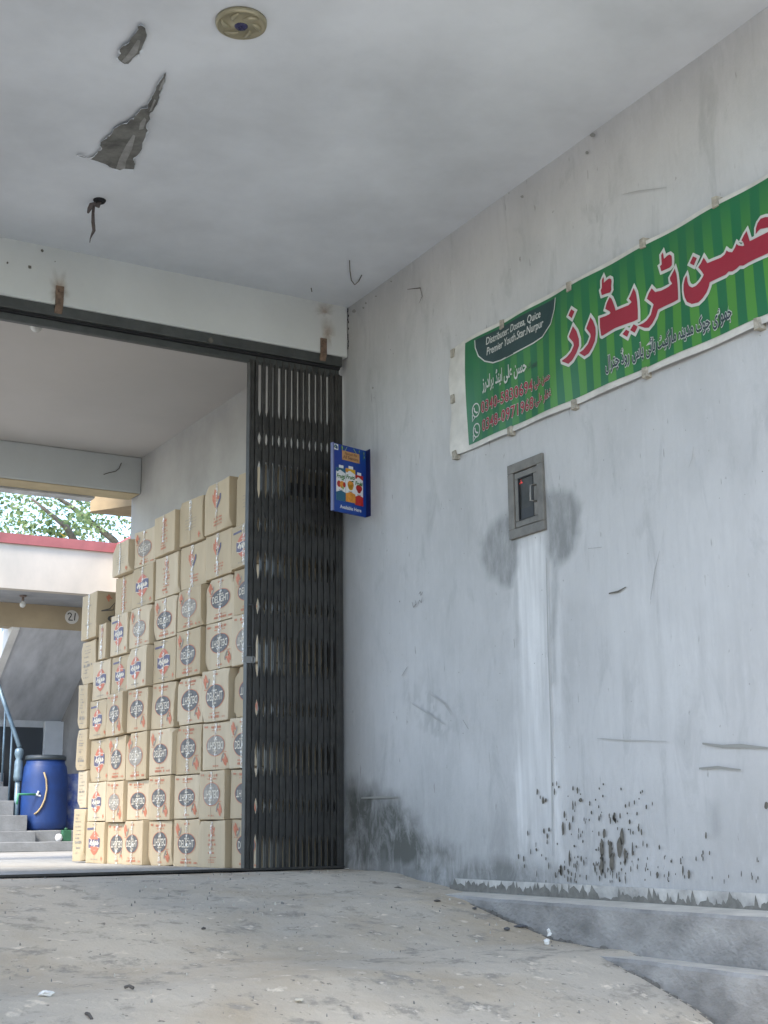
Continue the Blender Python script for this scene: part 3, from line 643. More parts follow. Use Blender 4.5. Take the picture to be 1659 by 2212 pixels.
def prints(kind, w, h, rr):
    """list of (verts, faces, material index, lift) in face coordinates 0..w x 0..h"""
    L = []; R_ = lambda *a: rr.uniform(*a)
    cxm = w / 2 + R_(-.02, .02) * w
    if kind in ('up', 'inv', 'grey'):
        cy_ = h * R_(.45, .52); rx, ry = w * R_(.305, .34), h * R_(.205, .235)
        ink = 1 if kind != 'grey' and rr.random() < .8 else 2
        L.append((*ell(cxm, cy_, rx, ry), ink, .0024)); L.append((*ring(cxm, cy_, rx * 1.06, ry * 1.06, rx * .055), 3, .0021))
        t = text('DELIGHT', .012); L.append((*fit(t, cxm - rx * .86, cy_ - ry * .36, rx * 1.72, ry * .74), 6, .0034))
        L.append((*bars(cxm - rx * .3, cy_ + ry * .45, rx * .6, ry * .14, rr), 6, .0034)); L.append((*bars(cxm - rx * .22, cy_ - ry * .66, rx * .44, ry * .16, rr), 6, .0034))
        L.append((*bars(cxm - w * .18, h * .145, w * .36, h * .03, rr), 3, .0024)); L.append((*bars(cxm - w * .22, h * .065, w * .42, h * .055, rr), 3, .0024))
        L.append((*bars(w * .80, h * .06, w * .13, h * .045, rr), 3, .0024)); L.append((*bars(cxm - w * .10, h * .90, w * .2, h * .035, rr), 3, .0024))
        a, c = logo(w * .165, h * .80, h * .115); L.append((*a, 3, .0024)); L.append((*c, 2, .0027))
        L.append((*bars(w * .10, h * .62, w * .12, h * .022, rr), 3, .0024))
        if kind == 'inv': L = [((np.array([w, h]) - v) if len(v) else v, f, mi, z) for v, f, mi, z in L]
    elif kind == 'lens':
        cy_ = h * R_(.47, .53); rx, ry = w * R_(.25, .28), h * R_(.29, .33); n = 28
        xs_ = np.linspace(-1, 1, n); wav = lambda t, s: cy_ + s * ry * .38 + .10 * ry * math.sin(t * 3.0)
        side = lambda y: rx * max(0.0, 1 - abs(y) ** 2) ** .8
        def half(sg):
            v = []; f = []; K = 14
            for k in range(K + 1):
                y = sg * (.30 + .70 * k / K); x = side(y)
                v += [(cxm - x, cy_ + y * ry), (cxm + x, cy_ + y * ry)]
                if k: f.append([2 * k - 2, 2 * k - 1, 2 * k + 1, 2 * k])
            return np.array(v), f
        L.append((*half(1), 4, .0022)); L.append((*half(-1), 4, .0022))
        v = []; f = []
        for k in range(n):
            t = xs_[k] * 1.22; x = cxm + rx * .86 * t
            v += [(x, wav(xs_[k], -1)), (x, wav(xs_[k], 1))]
            if k: f.append([2 * k - 2, 2 * k, 2 * k + 1, 2 * k - 1])
        L.append((np.array(v), f, 5, .0026))
        L.append((*stroke2([(cxm + rx * .95 * t, wav(t, 1) + ry * .03) for t in xs_], ry * .05), 6, .0030)); L.append((*stroke2([(cxm + rx * .95 * t, wav(t, -1) - ry * .03) for t in xs_], ry * .05), 6, .0030))
        for pts, ww in (([(-.75, -.12), (-.5, .12), (-.3, -.05), (-.45, -.22)], .14), ([(-.15, .2), (-.1, -.12), (.1, -.14), (.18, .12)], .13), ([(.3, .18), (.34, -.16)], .12), ([(.5, -.14), (.62, .14), (.78, .0), (.6, -.1)], .12), ([(-.6, .24), (-.5, .27)], .08), ([(.05, -.28), (.18, -.27)], .08)):
            L.append((*stroke2([(cxm + rx * x * 1.05, cy_ + ry * y) for x, y in pts], rx * ww * 1.5), 6, .0034))
        L.append((*bars(cxm - w * .16, h * .93, w * .3, h * .022, rr), 7, .0024)); L.append((*bars(cxm - w * .2, h * .085, w * .4, h * .025, rr), 7, .0024)); L.append((*bars(cxm - rx * .3, cy_ + ry * .52, rx * .6, ry * .07, rr), 6, .0030))
        a, c = logo(w * .90, h * .12, h * .05); L.append((*a, 3, .0024))
        if rr.random() < .3: L.append((np.array([(w * .08, h * .80), (w * .42, h * .82), (w * .42, h * .87), (w * .08, h * .85)]), [[0, 1, 2, 3]], 5, .0024))
    elif kind == 'side':
        y = h * .88
        while y > h * .1:
            L.append((*bars(w * R_(.18, .3), y, w * R_(.25, .5), h * R_(.018, .035), rr, .75), 7, .0022)); y -= h * R_(.05, .12)
        L.append((*bars(w * .2, h * R_(.2, .5), w * .6, h * .06, rr), 7, .0022))
    elif kind == 'text':
        a, c = logo(cxm, h * .84, h * .09); L.append((*a, 3, .0024)); L.append((*c, 3, .0024))
        y = h * .68
        while y > h * .06:
            hh = h * R_(.02, .055); L.append((*bars(cxm - w * R_(.10, .16), y, w * R_(.2, .3), hh, rr), 3, .0024)); y -= hh + h * R_(.02, .06)
    elif kind == 'logo':
        a, c = logo(cxm - w * .05, h * .70, h * .16); L.append((*a, 3, .0024)); L.append((*c, 5, .0027))
        for y in (.12, .19, .26): L.append((*bars(cxm - w * .12, h * y, w * .34, h * .04, rr), 3, .0024))
    elif kind == 'faint':
        for y in (.55, .48, .41, .34): L.append((*bars(w * .25, h * y, w * .5, h * .015, rr), 7, .0022))
        a, c = logo(w * .88, h * .14, h * .06); L.append((*a, 3, .0024))
    elif kind == 'col':
        for y in (.72, .3): L.append((*bars(w * .3, h * y, w * .4, h * .03, rr), 7, .0022))
    return [(v, f, mi, z) for v, f, mi, z in L if len(v)]

def carton(s0, s1, z0, z1, kind, depth, seed, label, push=0.0, crush=0.5, twist=None, side=None):
    rr = random.Random(seed); w = s1 - s0 - rr.uniform(.003, .020); h = z1 - z0 - .004
    tw = math.radians(rr.gauss(-1.3, 1.1)) if twist is None else twist
    ph = [rr.uniform(0, 6.28) for _ in range(12)]; amp = rr.uniform(.001, .0038) * (1.6 if crush > .6 else 1)
    bulge = rr.uniform(-.003, .004)
    corners = [(rr.choice((0, w)), 0.0, rr.choice((0, h)), rr.uniform(.03, .085), rr.uniform(.008, .028)) for _ in range(rr.choice((1, 2, 3)) if rr.random() < crush else 0)]
    sag = rr.uniform(0, .008)
    def D(p):
        x, y, z = p; X = x / w; Z = z / h; Yd = y / depth
        fx = math.sin(math.pi * min(1, max(0, X))) * math.sin(math.pi * min(1, max(0, Z)))
        y2 = y - bulge * fx * (1 - min(1, Yd * 2)) - amp * (math.sin(7 * x / w + ph[0]) * math.sin(5 * Z + ph[1]) + .5 * math.sin(13 * X + ph[2] + 3 * Z)) * .6
        x2 = x + amp * .3 * math.sin(5 * Z + ph[3] + 2 * Yd); z2 = z + amp * .5 * math.sin(4 * X + ph[4]) - sag * Z * fx
        z2 -= .004 * Z * math.sin(math.pi * X)
        for cx_, cy_, cz_, rad, am in corners:
            d = math.sqrt((x - cx_) ** 2 + (y - cy_) ** 2 * .6 + (z - cz_) ** 2)
            if d < rad:
                k = (1 - d / rad) * am
                y2 += k; x2 += k * (.22 if cx_ < w / 2 else -.22); z2 += k * (.45 if cz_ < h / 2 else -.45)
        return (x2, y2, z2)
    e = .0045
    def axis(L_, n): return [0, e * .35, e] + [e + (L_ - 2 * e) * k / n for k in range(1, n)] + [L_ - e, L_ - e * .35, L_]
    ax_, ay_, az_ = axis(w, 12), axis(depth, 4), axis(h, 11)
    idx = {}; vs = []; fs = []
    def rnd_edge(i, j, k):
        p = np.array([ax_[i], ay_[j], az_[k]]); lo = np.array([e, e, e]); hi = np.array([w - e, depth - e, h - e]); q = np.clip(p, lo, hi); d = p - q; n_ = np.linalg.norm(d)
        return tuple(q + d / n_ * e) if n_ > e else tuple(p)
    def V(i, j, k):
        if (i, j, k) not in idx: idx[(i, j, k)] = len(vs); vs.append(D(rnd_edge(i, j, k)))
        return idx[(i, j, k)]
    nx_, ny_, nz_ = len(ax_) - 1, len(ay_) - 1, len(az_) - 1
    for i in range(nx_):
        for k in range(nz_): fs.append([V(i, 0, k), V(i + 1, 0, k), V(i + 1, 0, k + 1), V(i, 0, k + 1)]); fs.append([V(i, ny_, k), V(i, ny_, k + 1), V(i + 1, ny_, k + 1), V(i + 1, ny_, k)])
        for j in range(ny_): fs.append([V(i, j, 0), V(i, j + 1, 0), V(i + 1, j + 1, 0), V(i + 1, j, 0)]); fs.append([V(i, j, nz_), V(i + 1, j, nz_), V(i + 1, j + 1, nz_), V(i, j + 1, nz_)])
    for j in range(ny_):
        for k in range(nz_): fs.append([V(0, j, k), V(0, j, k + 1), V(0, j + 1, k + 1), V(0, j + 1, k)]); fs.append([V(nx_, j, k), V(nx_, j + 1, k), V(nx_, j + 1, k + 1), V(nx_, j, k + 1)])
    nb = len(fs); mi = [0] * nb
    org = np.array([w / 2, 0, 0])
    def put(v, f, m_, lift, plane='f'):
        o_ = len(vs)
        for q in v:
            if plane == 'f': p = list(D((q[0], 0.0, q[1]))); p[1] -= lift
            else: p = list(D((w, q[0], q[1]))); p[0] += lift
            vs.append(tuple(p))
        for g in f: fs.append([o_ + i for i in g]); mi.append(m_)
    if kind in ('up', 'inv', 'text', 'logo', 'faint', 'grey', 'lens'):
        put(*[(lambda v, f: v)(*stroke2([(w / 2, h * t) for t in np.linspace(.02, .98, 10)], .003)), stroke2([(w / 2, h * t) for t in np.linspace(.02, .98, 10)], .003)[1]], 8, .0016)
    for v, f, m_, z in prints(kind, w, h, rr): put(v, f, m_, z)
    if side == 'col':
        for s_, u0, v0, uw, vh in (('N', .66, .52, .16, .13), ('COL', .38, .33, .5, .15)):
            v, f = text(s_, .03); v, f = fit((v, f), 0, 0, .26 * uw / .5 * 1.0, h * vh); put([(q[0] + depth * .02 + u0 * .22, q[1] + h * v0) for q in v], f, 9, .003, 's')
        a, c = logo(.10, h * .86, h * .07); put(*a, 3, .003, 's')
        v, f = stroke2([(.04, h * .56), (.14, h * .60), (.15, h * .76), (.11, h * .62), (.04, h * .56)], .008); put(v, f, 9, .003, 's')
    me = bpy.data.meshes.new('carton'); me.from_pydata([tuple(np.array(p) - org) for p in vs], [], fs)
    for k in (m_card[rr.randrange(3)], m_inkblack, m_inkgrey, m_inkred, m_inkred2, m_inkblue, m_inkcream, m_inktext, m_seam, m_inkblack): me.materials.append(k)
    me.polygons.foreach_set('material_index', mi); me.polygons.foreach_set('use_smooth', [i < nb for i in range(len(fs))]); me.update(); me.set_sharp_from_angle(angle=math.radians(28))
    o = bpy.data.objects.new('carton', me); sc.collection.objects.link(o)
    sm_ = (s0 + s1) / 2; p = N0 + DV * sm_ + NV * push
    o.location = (p[0], p[1], z0); o.rotation_euler = (0, 0, ROTZ + tw)
    tag(o, label, 'carton', 'cardboard cartons stacked inside the gate')
    if kind != 'side':
        tw_ = rr.uniform(.026, .04); tx = w / 2 + rr.uniform(-.008, .008); bb = MB(); n_ = 16; za, zb = (0, h) if rr.random() < .7 else (h * .3, h)
        for k in range(n_ + 1):
            z = za + (zb - za) * k / n_; q = (z * .985 + h * .0075)
            for x in (tx - tw_ / 2, tx, tx + tw_ / 2): pp = D((x, 0, q)); bb.v.append((pp[0] - org[0], pp[1] - .0042 - rr.uniform(0, .0012), pp[2]))
        for k in range(n_):
            for c in (0, 1): bb.f.append([k * 3 + c, k * 3 + c + 1, k * 3 + c + 4, k * 3 + c + 3]); bb.mi.append(0)
        t = bb.build('packing_tape', m_tape, smooth=True); t.parent = o
    return o

ORD = ['first', 'second', 'third', 'fourth', 'fifth', 'sixth', 'seventh', 'eighth', 'ninth']
DESC = {'up': 'carton with upright black oval', 'inv': 'carton with upside-down black oval', 'grey': 'carton with faded grey oval', 'lens': 'carton with red and blue lens emblem',
        'text': 'carton with red printed text column', 'logo': 'carton with large red looping emblem', 'faint': 'plain carton with faint print and tape', 'side': 'narrow carton side with grey text'}
colS = [(-.50, -.115), (-.105, .295), (.30, .69), (.69, 1.075), (1.08, 1.465), (1.47, 1.805), (1.81, 2.165)]
zc1 = [-.25, .059, .376, .698, 1.038, 1.372, 1.673, 1.979, 2.341]; zc5 = [-.25, .058, .35, .696, 1.01, 1.296, 1.615, 1.927, 2.185]
KIND = [['up', 'inv', 'up', 'inv', 'inv', 'up', 'lens', 'faint'],        # by column from the gate, floor up
        ['text', 'inv', 'inv', 'up', 'inv', 'up', 'logo', 'logo'],
        ['up', 'inv', 'inv', 'inv', 'up', 'grey', 'logo', 'faint'],
        ['inv', 'inv', 'up', 'inv', 'lens', 'up', 'text', 'text'],
        ['up', 'inv', 'up', 'inv', 'lens', 'up', 'lens', 'grey'],
        ['inv', 'inv', 'up', 'inv', 'lens', 'lens', 'text', 'faint'],
        ['lens', 'lens', 'lens', 'lens', 'lens']]
sd_ = 100
for c, kinds in enumerate(KIND):
    t = min(1.0, max(0.0, (c - 1) / 4)); base = [a * (1 - t) + b_ * t for a, b_ in zip(zc1, zc5)]
    if c == 6: base = [-.25, .055, .36, .69, .99, 1.30]
    rj = random.Random(50 + c); z = base[0]
    tops = [base[0]] + [base[k] + (rj.uniform(-.008, .008) if k < len(base) - 1 else 0) for k in range(1, len(kinds) + 1)]
    for r_, kd in enumerate(kinds):
        sd_ += 1; rr = random.Random(sd_); sh = rr.uniform(-.006, .006)
        push = rr.gauss(.006, .014)
        lab = '%s, %s from floor, %s stack from gate' % (DESC[kd], ORD[r_], ORD[c])
        carton(colS[c][0] + sh, colS[c][1] + sh, tops[r_], tops[r_ + 1], kd, .50, sd_, lab, push, .45 if not (c == 2 and r_ == 5) else 1.0)
zc7 = [-.24, .165, .456, .781, 1.135, 1.485]
for r_ in range(5):
    sd_ += 1; rr = random.Random(sd_)
    carton(2.17 + rr.uniform(-.006, .004) - (.06 if r_ == 4 else 0), 2.39 + rr.uniform(-.02, .0), zc7[r_], zc7[r_ + 1], 'side', .46, sd_, '%s, %s from floor in farthest narrow stack' % (DESC['side'], ORD[r_]), rr.uniform(-.012, .015), .7)
carton(1.86, 2.03, 1.302, 1.585, 'text', .40, 901, 'small upright carton wedged between tall stacks under the dark-lettered carton', -.01, .5, math.radians(-4))
carton(2.03, 2.38, 1.49, 1.86, 'col', .50, 902, 'tilted carton with dark lettering on its shaded side, topmost of the farthest stack', -.015, .6, math.radians(-3), 'col')

# ------------------------------------------------------------------ banner
OFFB = .022
ban = thing('shop_banner', 'long green shop banner with red Urdu headline tied across the white wall', 'banner', (XW - .02, 5.0, 2.4))
BY0, BY1 = 6.372, 1.9; 
def ban_off(y, z):          # sag and folds of the cloth
    t = np.clip((6.37 - y) / .17, 0, 1)
    return OFFB + .008 * math.sin(y * 5.2) * math.sin((z - 2.1) * 4.5) + .005 * math.sin(y * 13 + z * 6) + (1 - t) * .010 * math.sin(z * 15 + y * 9)
def zb_top(y): return 2.745 - .010 * (6.37 - y) / 2.5 + .006 * math.sin(math.pi * ((6.37 - y) % .62) / .62)
def zb_bot(y): return 2.088 - .008 * (6.37 - y) / 2.5 - .004 * abs(math.sin(math.pi * ((6.37 - y) % .82) / .82))
def on_ban(x, y, lift=0.0):
    p = onX(x, y, XW - OFFB); return (XW - ban_off(p[1], p[2]) - lift, p[1], p[2])
m_vinyl = mat('banner_vinyl', (.57, .55, .50), .5, var=.2, scale=8, bump=.25, bscale=12)
m_green = bpy.data.materials.new('banner_green_print'); m_green.use_nodes = True
_n = m_green.node_tree.nodes; _l = m_green.node_tree.links; _b = _n['Principled BSDF']; _b.inputs['Roughness'].default_value = .38
_t = _n.new('ShaderNodeTexCoord'); _s = _n.new('ShaderNodeSeparateXYZ'); _l.new(_t.outputs['Object'], _s.inputs[0])
_w = _n.new('ShaderNodeTexNoise'); _w.noise_dimensions = '1D'; _w.inputs['Scale'].default_value = 9; _w.inputs['Detail'].default_value = 1.5; _l.new(_s.outputs['Y'], _w.inputs['W'])
_q = _n.new('ShaderNodeMath'); _q.operation = 'MULTIPLY'; _q.inputs[1].default_value = 2 * math.pi / .118; _l.new(_s.outputs['Y'], _q.inputs[0])
_sn = _n.new('ShaderNodeMath'); _sn.operation = 'SINE'; _l.new(_q.outputs[0], _sn.inputs[0])
_r = _n.new('ShaderNodeMapRange'); _r.inputs[1].default_value = -.12; _r.inputs[2].default_value = .12; _l.new(_sn.outputs[0], _r.inputs[0])
_g = _n.new('ShaderNodeMapRange'); _g.inputs[1].default_value = .36; _g.inputs[2].default_value = -.02; _l.new(_s.outputs['Z'], _g.inputs[0])
_m0 = _n.new('ShaderNodeMath'); _m0.operation = 'MULTIPLY'; _l.new(_r.outputs[0], _m0.inputs[0]); _l.new(_g.outputs[0], _m0.inputs[1])
_g2 = _n.new('ShaderNodeMapRange'); _g2.inputs[1].default_value = 1.25; _g2.inputs[2].default_value = .4; _l.new(_s.outputs['Y'], _g2.inputs[0])
_m1 = _n.new('ShaderNodeMath'); _m1.operation = 'MULTIPLY'; _l.new(_m0.outputs[0], _m1.inputs[0]); _l.new(_g2.outputs[0], _m1.inputs[1])
_x = _n.new('ShaderNodeMix'); _x.data_type = 'RGBA'; _x.inputs[6].default_value = (.006, .122, .043, 1); _x.inputs[7].default_value = (.058, .22, .03, 1); _l.new(_m1.outputs[0], _x.inputs[0]); _l.new(_x.outputs[2], _b.inputs['Base Color'])
GL = 6.198
def gtop(y): return 2.727 - .010 * (6.2 - y) / 2.3
def gbot(y): return 2.113 + 0.0 * y
b = MB(); NYB, NZB = 230, 26
for i in range(NYB + 1):
    y = BY0 + (BY1 - BY0) * i / NYB
    for k in range(NZB + 1):
        z = zb_bot(y) + (zb_top(y) - zb_bot(y)) * k / NZB; b.v.append((XW - ban_off(y, z), y, z))
for i in range(NYB):
    for k in range(NZB): a = i * (NZB + 1) + k; b.f.append([a, a + 1, a + NZB + 2, a + NZB + 1]); b.mi.append(0)
cloth = b.build('banner_cloth', m_vinyl, ban, smooth=True)
b = MB(); NYG = 210; o_ = 0
for i in range(NYG + 1):
    y = GL + (BY1 - GL) * i / NYG
    for k in range(NZB + 1): z = gbot(y) + (gtop(y) - gbot(y)) * k / NZB; b.v.append((XW - ban_off(y, z) - .0025, y, z))
for i in range(NYG):
    for k in range(NZB): a = i * (NZB + 1) + k; b.f.append([a, a + 1, a + NZB + 2, a + NZB + 1]); b.mi.append(0)
b.build('green_panel', m_green, ban, smooth=True)
m_bred = mat('banner_red', (.27, .010, .028), .42); m_bwhite = mat('banner_white', (.50, .51, .47), .45); m_bdark = mat('banner_dark', (.02, .035, .05), .42); m_bpanel = mat('banner_dark_green', (.008, .035, .035), .4)
def flat_on_ban(bb, v, f, lift, mi=0): bb.add([(XW - ban_off(-q[0], q[1]) - lift, -q[0], q[1]) for q in v], f, mi)
def wp(px): return [(-on_ban(x, y)[1], on_ban(x, y)[2]) for x, y in px]
ca = lambda pts: [((2180 + x / 2.765) / 1.82278, (780 + y / 2.765) / 1.82278) for x, y in pts]
cb = lambda pts: [((2650 + x / 4.0214) / 1.82278, (650 + y / 4.0214) / 1.82278) for x, y in pts]
HEAD = [ca(p) for p in (
    [(222, 1215), (258, 1240), (228, 1315), (190, 1285)],
    [(240, 1400), (275, 1455), (298, 1540), (298, 1610), (270, 1690), (225, 1770), (185, 1810), (120, 1785), (118, 1775), (170, 1735), (215, 1680), (245, 1610), (240, 1575), (200, 1525), (197, 1510)],
    [(418, 1300), (445, 1340), (470, 1410), (475, 1480), (465, 1560), (430, 1640), (395, 1695), (350, 1725), (295, 1690), (340, 1655), (390, 1590), (420, 1510), (415, 1480), (375, 1425), (378, 1410)],
    [(622, 1080), (645, 1100), (668, 1150), (685, 1195), (693, 1228), (830, 1170), (862, 1135), (835, 1100), (850, 1070), (885, 980), (905, 1030), (918, 1130), (922, 1230), (922, 1320), (880, 1345), (690, 1420), (545, 1505), (535, 1500), (520, 1410), (515, 1310), (575, 1290), (620, 1270), (638, 1255), (625, 1235), (575, 1210), (580, 1190), (590, 1150)],
    [(548, 858), (555, 880), (553, 925), (590, 890), (615, 875), (635, 885), (640, 910), (635, 960), (640, 1000), (625, 1030), (575, 1045), (535, 1060), (522, 1005), (535, 980), (532, 900)],
    [(805, 1435), (838, 1455), (815, 1515), (768, 1485)], [(880, 1375), (920, 1400), (890, 1468), (845, 1440)],
    [(1315, 765), (1335, 830), (1350, 930), (1358, 1030), (1362, 1105), (1300, 1135), (1200, 1175), (1128, 1210), (1105, 1290), (1070, 1360), (1030, 1410), (990, 1412), (920, 1390), (975, 1360), (1010, 1330), (1050, 1270), (1070, 1190), (1080, 1155), (1060, 1135), (1012, 1095), (1030, 1040), (1062, 980), (1098, 1020), (1160, 1005), (1240, 965), (1285, 930), (1262, 895), (1258, 865)],
    [(1185, 590), (1190, 610), (1195, 660), (1230, 625), (1258, 612), (1280, 630), (1282, 680), (1280, 730), (1255, 755), (1200, 780), (1165, 795), (1150, 740), (1170, 720), (1167, 620)])] + [cb(p) for p in (
    [(340, 1450), (405, 1480), (355, 1595), (285, 1560)],
    [(230, 1745), (240, 1790), (245, 1850), (275, 1920), (325, 1945), (390, 1915), (450, 1850), (500, 1770), (510, 1740), (480, 1690), (425, 1625), (470, 1560), (515, 1470), (570, 1560), (660, 1520), (780, 1470), (840, 1420), (870, 1355), (900, 1380), (960, 1385), (1000, 1320), (1030, 1250), (1060, 1280), (1130, 1290), (1160, 1280), (1140, 1225), (1110, 1200), (1150, 1120), (1195, 1050), (1225, 1130), (1255, 1215), (1330, 1180), (1480, 1110), (1640, 1030), (1800, 960), (1850, 1280), (1700, 1350), (1490, 1440), (1350, 1500), (1230, 1555), (1150, 1600), (1085, 1600), (1030, 1650), (960, 1690), (900, 1690), (850, 1740), (700, 1810), (600, 1860), (585, 1930), (550, 2020), (490, 2110), (420, 2180), (320, 2205), (240, 2170), (200, 2090), (180, 1990), (180, 1890), (200, 1800)],
    [(1352, 1110), (1355, 1010), (1380, 930), (1430, 860), (1510, 835), (1600, 840), (1680, 880), (1720, 940), (1650, 985), (1560, 1000), (1500, 1015), (1430, 1025), (1390, 1060)])]
def refine(v, f, mx=.045):
    v = [tuple(p) for p in v]; out = []; st = []
    for g in f:
        for i in range(1, len(g) - 1): st.append((g[0], g[i], g[i + 1]))
    while st:
        a, b_, c = st.pop(); L_ = [math.dist(v[a], v[b_]), math.dist(v[b_], v[c]), math.dist(v[c], v[a])]; k = L_.index(max(L_))
        if L_[k] < mx: out.append([a, b_, c]); continue
        t = [(a, b_, c), (b_, c, a), (c, a, b_)][k]; v.append(((v[t[0]][0] + v[t[1]][0]) / 2, (v[t[0]][1] + v[t[1]][1]) / 2)); m_ = len(v) - 1
        st += [(t[0], m_, t[2]), (m_, t[1], t[2])]
    return np.array(v), out
def orient(p):
    a = sum(p[i][0] * p[(i + 1) % len(p)][1] - p[(i + 1) % len(p)][0] * p[i][1] for i in range(len(p))); return p if a > 0 else p[::-1]
b = MB()
for p in HEAD:
    q = orient(wp(p)); v, f = refine(*outline([q])); flat_on_ban(b, v, f, .0075, 0)
    cen = np.mean(q, 0); gq = []
    n_ = len(q)
    for i in range(n_):       # white contour: every corner pushed outwards along its mitre
        a = np.array(q[i - 1]); c = np.array(q[i]); e = np.array(q[(i + 1) % n_]); d0 = (c - a) / np.linalg.norm(c - a); d1 = (e - c) / np.linalg.norm(e - c)
        n0 = np.array([d0[1], -d0[0]]); n1 = np.array([d1[1], -d1[0]]); mm_ = n0 + n1; L_ = np.linalg.norm(mm_); mm_ = mm_ / max(L_, .25); k = min(1.7, 1 / max(.45, L_ / 2)); gq.append(tuple(c + mm_ * .0145 * k))
    v, f = refine(*outline([gq])); flat_on_ban(b, v, f, .0052, 1)
b.build('headline_lettering', [m_bred, m_bwhite], ban)
# panel top left and its lettering
cc = lambda x, y: ((1700 + x / 1.253) / 1.82278, (700 + y / 1.253) / 1.82278)
pan = [cc(*q) for q in ((220, 803), (222, 840), (235, 880), (262, 905), (300, 912), (340, 900), (420, 860), (500, 815), (545, 785), (590, 720), (608, 650), (612, 592))]
b = MB(); q = orient(wp(pan)); v, f = refine(*outline([q])); flat_on_ban(b, v, f, .0048, 0)
v, f = stroke2([(-on_ban(x, y)[1], on_ban(x, y)[2]) for x, y in pan], .007); flat_on_ban(b, v, f, .0056, 1)
def line_on_ban(bb, s, p0, p1, hgt, mi, lift, off=0.0, shear=0.0, halo=None, space=1.0):
    """lettering from picture point p0 to p1 (its lower edge)"""
    a = on_ban(*p0); c = on_ban(*p1); v, f = text(s, off, shear, space); r = text(s, 0.0, shear, space)
    lo = r[0].min(0); hi = r[0].max(0); L_ = (-c[1]) - (-a[1])
    def tr(v): q = (v - lo) / (hi - lo); return np.stack([-a[1] + q[:, 0] * L_, a[2] + q[:, 0] * (c[2] - a[2]) + q[:, 1] * hgt], -1)
    if halo:
        hv, hf = text(s, off + halo[0], shear, space); flat_on_ban(bb, tr(hv), hf, lift - .0012, halo[1])
    flat_on_ban(bb, tr(v), f, lift, mi)
line_on_ban(b, 'Distributer: Dostea, Quice', cc(270, 832), cc(538, 694), .050, 1, .0062, .010, .25)
line_on_ban(b, 'Premier Youth.Star.Nurpur', cc(272, 888), cc(552, 744), .058, 1, .0062, .010, .25)
b.build('distributor_panel', [m_bpanel, m_bwhite], ban)
b = MB()
line_on_ban(b, urdu('حسن علی اینڈ برادرز'), cc(252, 1064), cc(466, 970), .112, 1, .0062, .022)
b.build('owner_lettering', [m_bdark, m_bwhite], ban); b = MB()
line_on_ban(b, urdu('پروپرائٹر:'), cc(468, 955), cc(518, 930), .045, 0, .0062, .006)
b.build('title_lettering', [m_bdark, m_bwhite], ban); b = MB()
line_on_ban(b, urdu('جموڑی چوک مدینہ مارکیٹ بائی پاس روڈ چترال'), cc(868, 978), cc(1488, 718), .108, 0, .0068, .020, 0, (.045, 1))
b.build('address_lettering', [m_bdark, m_bwhite], ban)
b = MB()
line_on_ban(b, '0340-5830694', cc(246, 1162), cc(496, 1050), .066, 0, .0068, .014, 0, (.03, 1), 1.10)
line_on_ban(b, '0348-0971968', cc(252, 1252), cc(502, 1136), .066, 0, .0068, .014, 0, (.03, 1), 1.10)
line_on_ban(b, urdu('حسن علی:'), cc(504, 1050), cc(592, 1008), .066, 0, .0068, .02, 0, (.035, 1))
line_on_ban(b, urdu('غفار علی:'), cc(510, 1136), cc(598, 1094), .066, 0, .0068, .02, 0, (.035, 1))
for (x, y) in ((221, 1147), (223, 1246)):
    p = on_ban(*cc(x, y)); u0, z0 = -p[1], p[2]
    v, f = ring(u0, z0, .036, .042, .007, 28); flat_on_ban(b, v, f, .0062, 1)
    v, f = stroke2([(u0 - .034, z0 - .02), (u0 - .038, z0 - .058), (u0 - .012, z0 - .038)], .007); flat_on_ban(b, v, f, .0064, 1)
    v, f = stroke2([(u0 - .016, z0 + .018), (u0 - .012, z0 - .004), (u0 + .004, z0 - .016), (u0 + .016, z0 - .016)], .009); flat_on_ban(b, v, f, .0066, 1)
b.build('phone_lettering', [m_bred, m_bwhite], ban)
for x, y in ((978, 763), (981, 862), (985, 983), (1084, 701), (1233, 620), (1391, 526), (1549, 438), (1103, 931), (1240, 874), (1394, 805), (1640, 700)):
    p = on_ban(x, y); w_ = .018; bb = MB(); j = rnd.uniform(-.006, .006)
    bb.hexa([(p[0] + .03, p[1] - w_, p[2] - .026), (p[0] - .012, p[1] - w_, p[2] - .026 + j), (p[0] - .012, p[1] + w_, p[2] - .026), (p[0] + .03, p[1] + w_, p[2] - .026)],
            [(p[0] + .03, p[1] - w_, p[2] + .026), (p[0] - .010, p[1] - w_ + .004, p[2] + .026), (p[0] - .012, p[1] + w_, p[2] + .026 + j), (p[0] + .03, p[1] + w_, p[2] + .026)])
    bb.build('fixing_tab', mat('wood_tab', (.36, .33, .27), .9, var=.5, scale=40), ban, bevel=.002)

# ------------------------------------------------------------------ meter box
mb_ = thing('meter_box', 'grey-brown electricity meter box with glazed door set in the wet wall', 'meter box', (XW, 5.68, 1.49))
m_mbox = mat('meter_box_paint', (.155, .145, .125), .55, var=.3, scale=14, bump=.15, bscale=50)
def rect_frame(bb, y0, y1, z0, z1, t, xf, xb, m_=0):
    for a in ((y0, y1, z1 - t, z1), (y0, y1, z0, z0 + t), (y0, y0 + t, z0 + t, z1 - t), (y1 - t, y1, z0 + t, z1 - t)): bb.box(xf, xb, a[0], a[1], a[2], a[3], m_)
MY0, MY1, MZ0, MZ1 = 5.524, 5.838, 1.492, 1.904
b = MB(); rect_frame(b, MY0, MY1, MZ0, MZ1, .052, XW - .018, XW + .03); b.build('frame', m_mbox, mb_, bevel=.003)
b = MB(); rect_frame(b, MY0 + .056, MY1 - .056, MZ0 + .056, MZ1 - .056, .034, XW - .012, XW + .02)
door = b.build('door', m_mbox, mb_, bevel=.004)
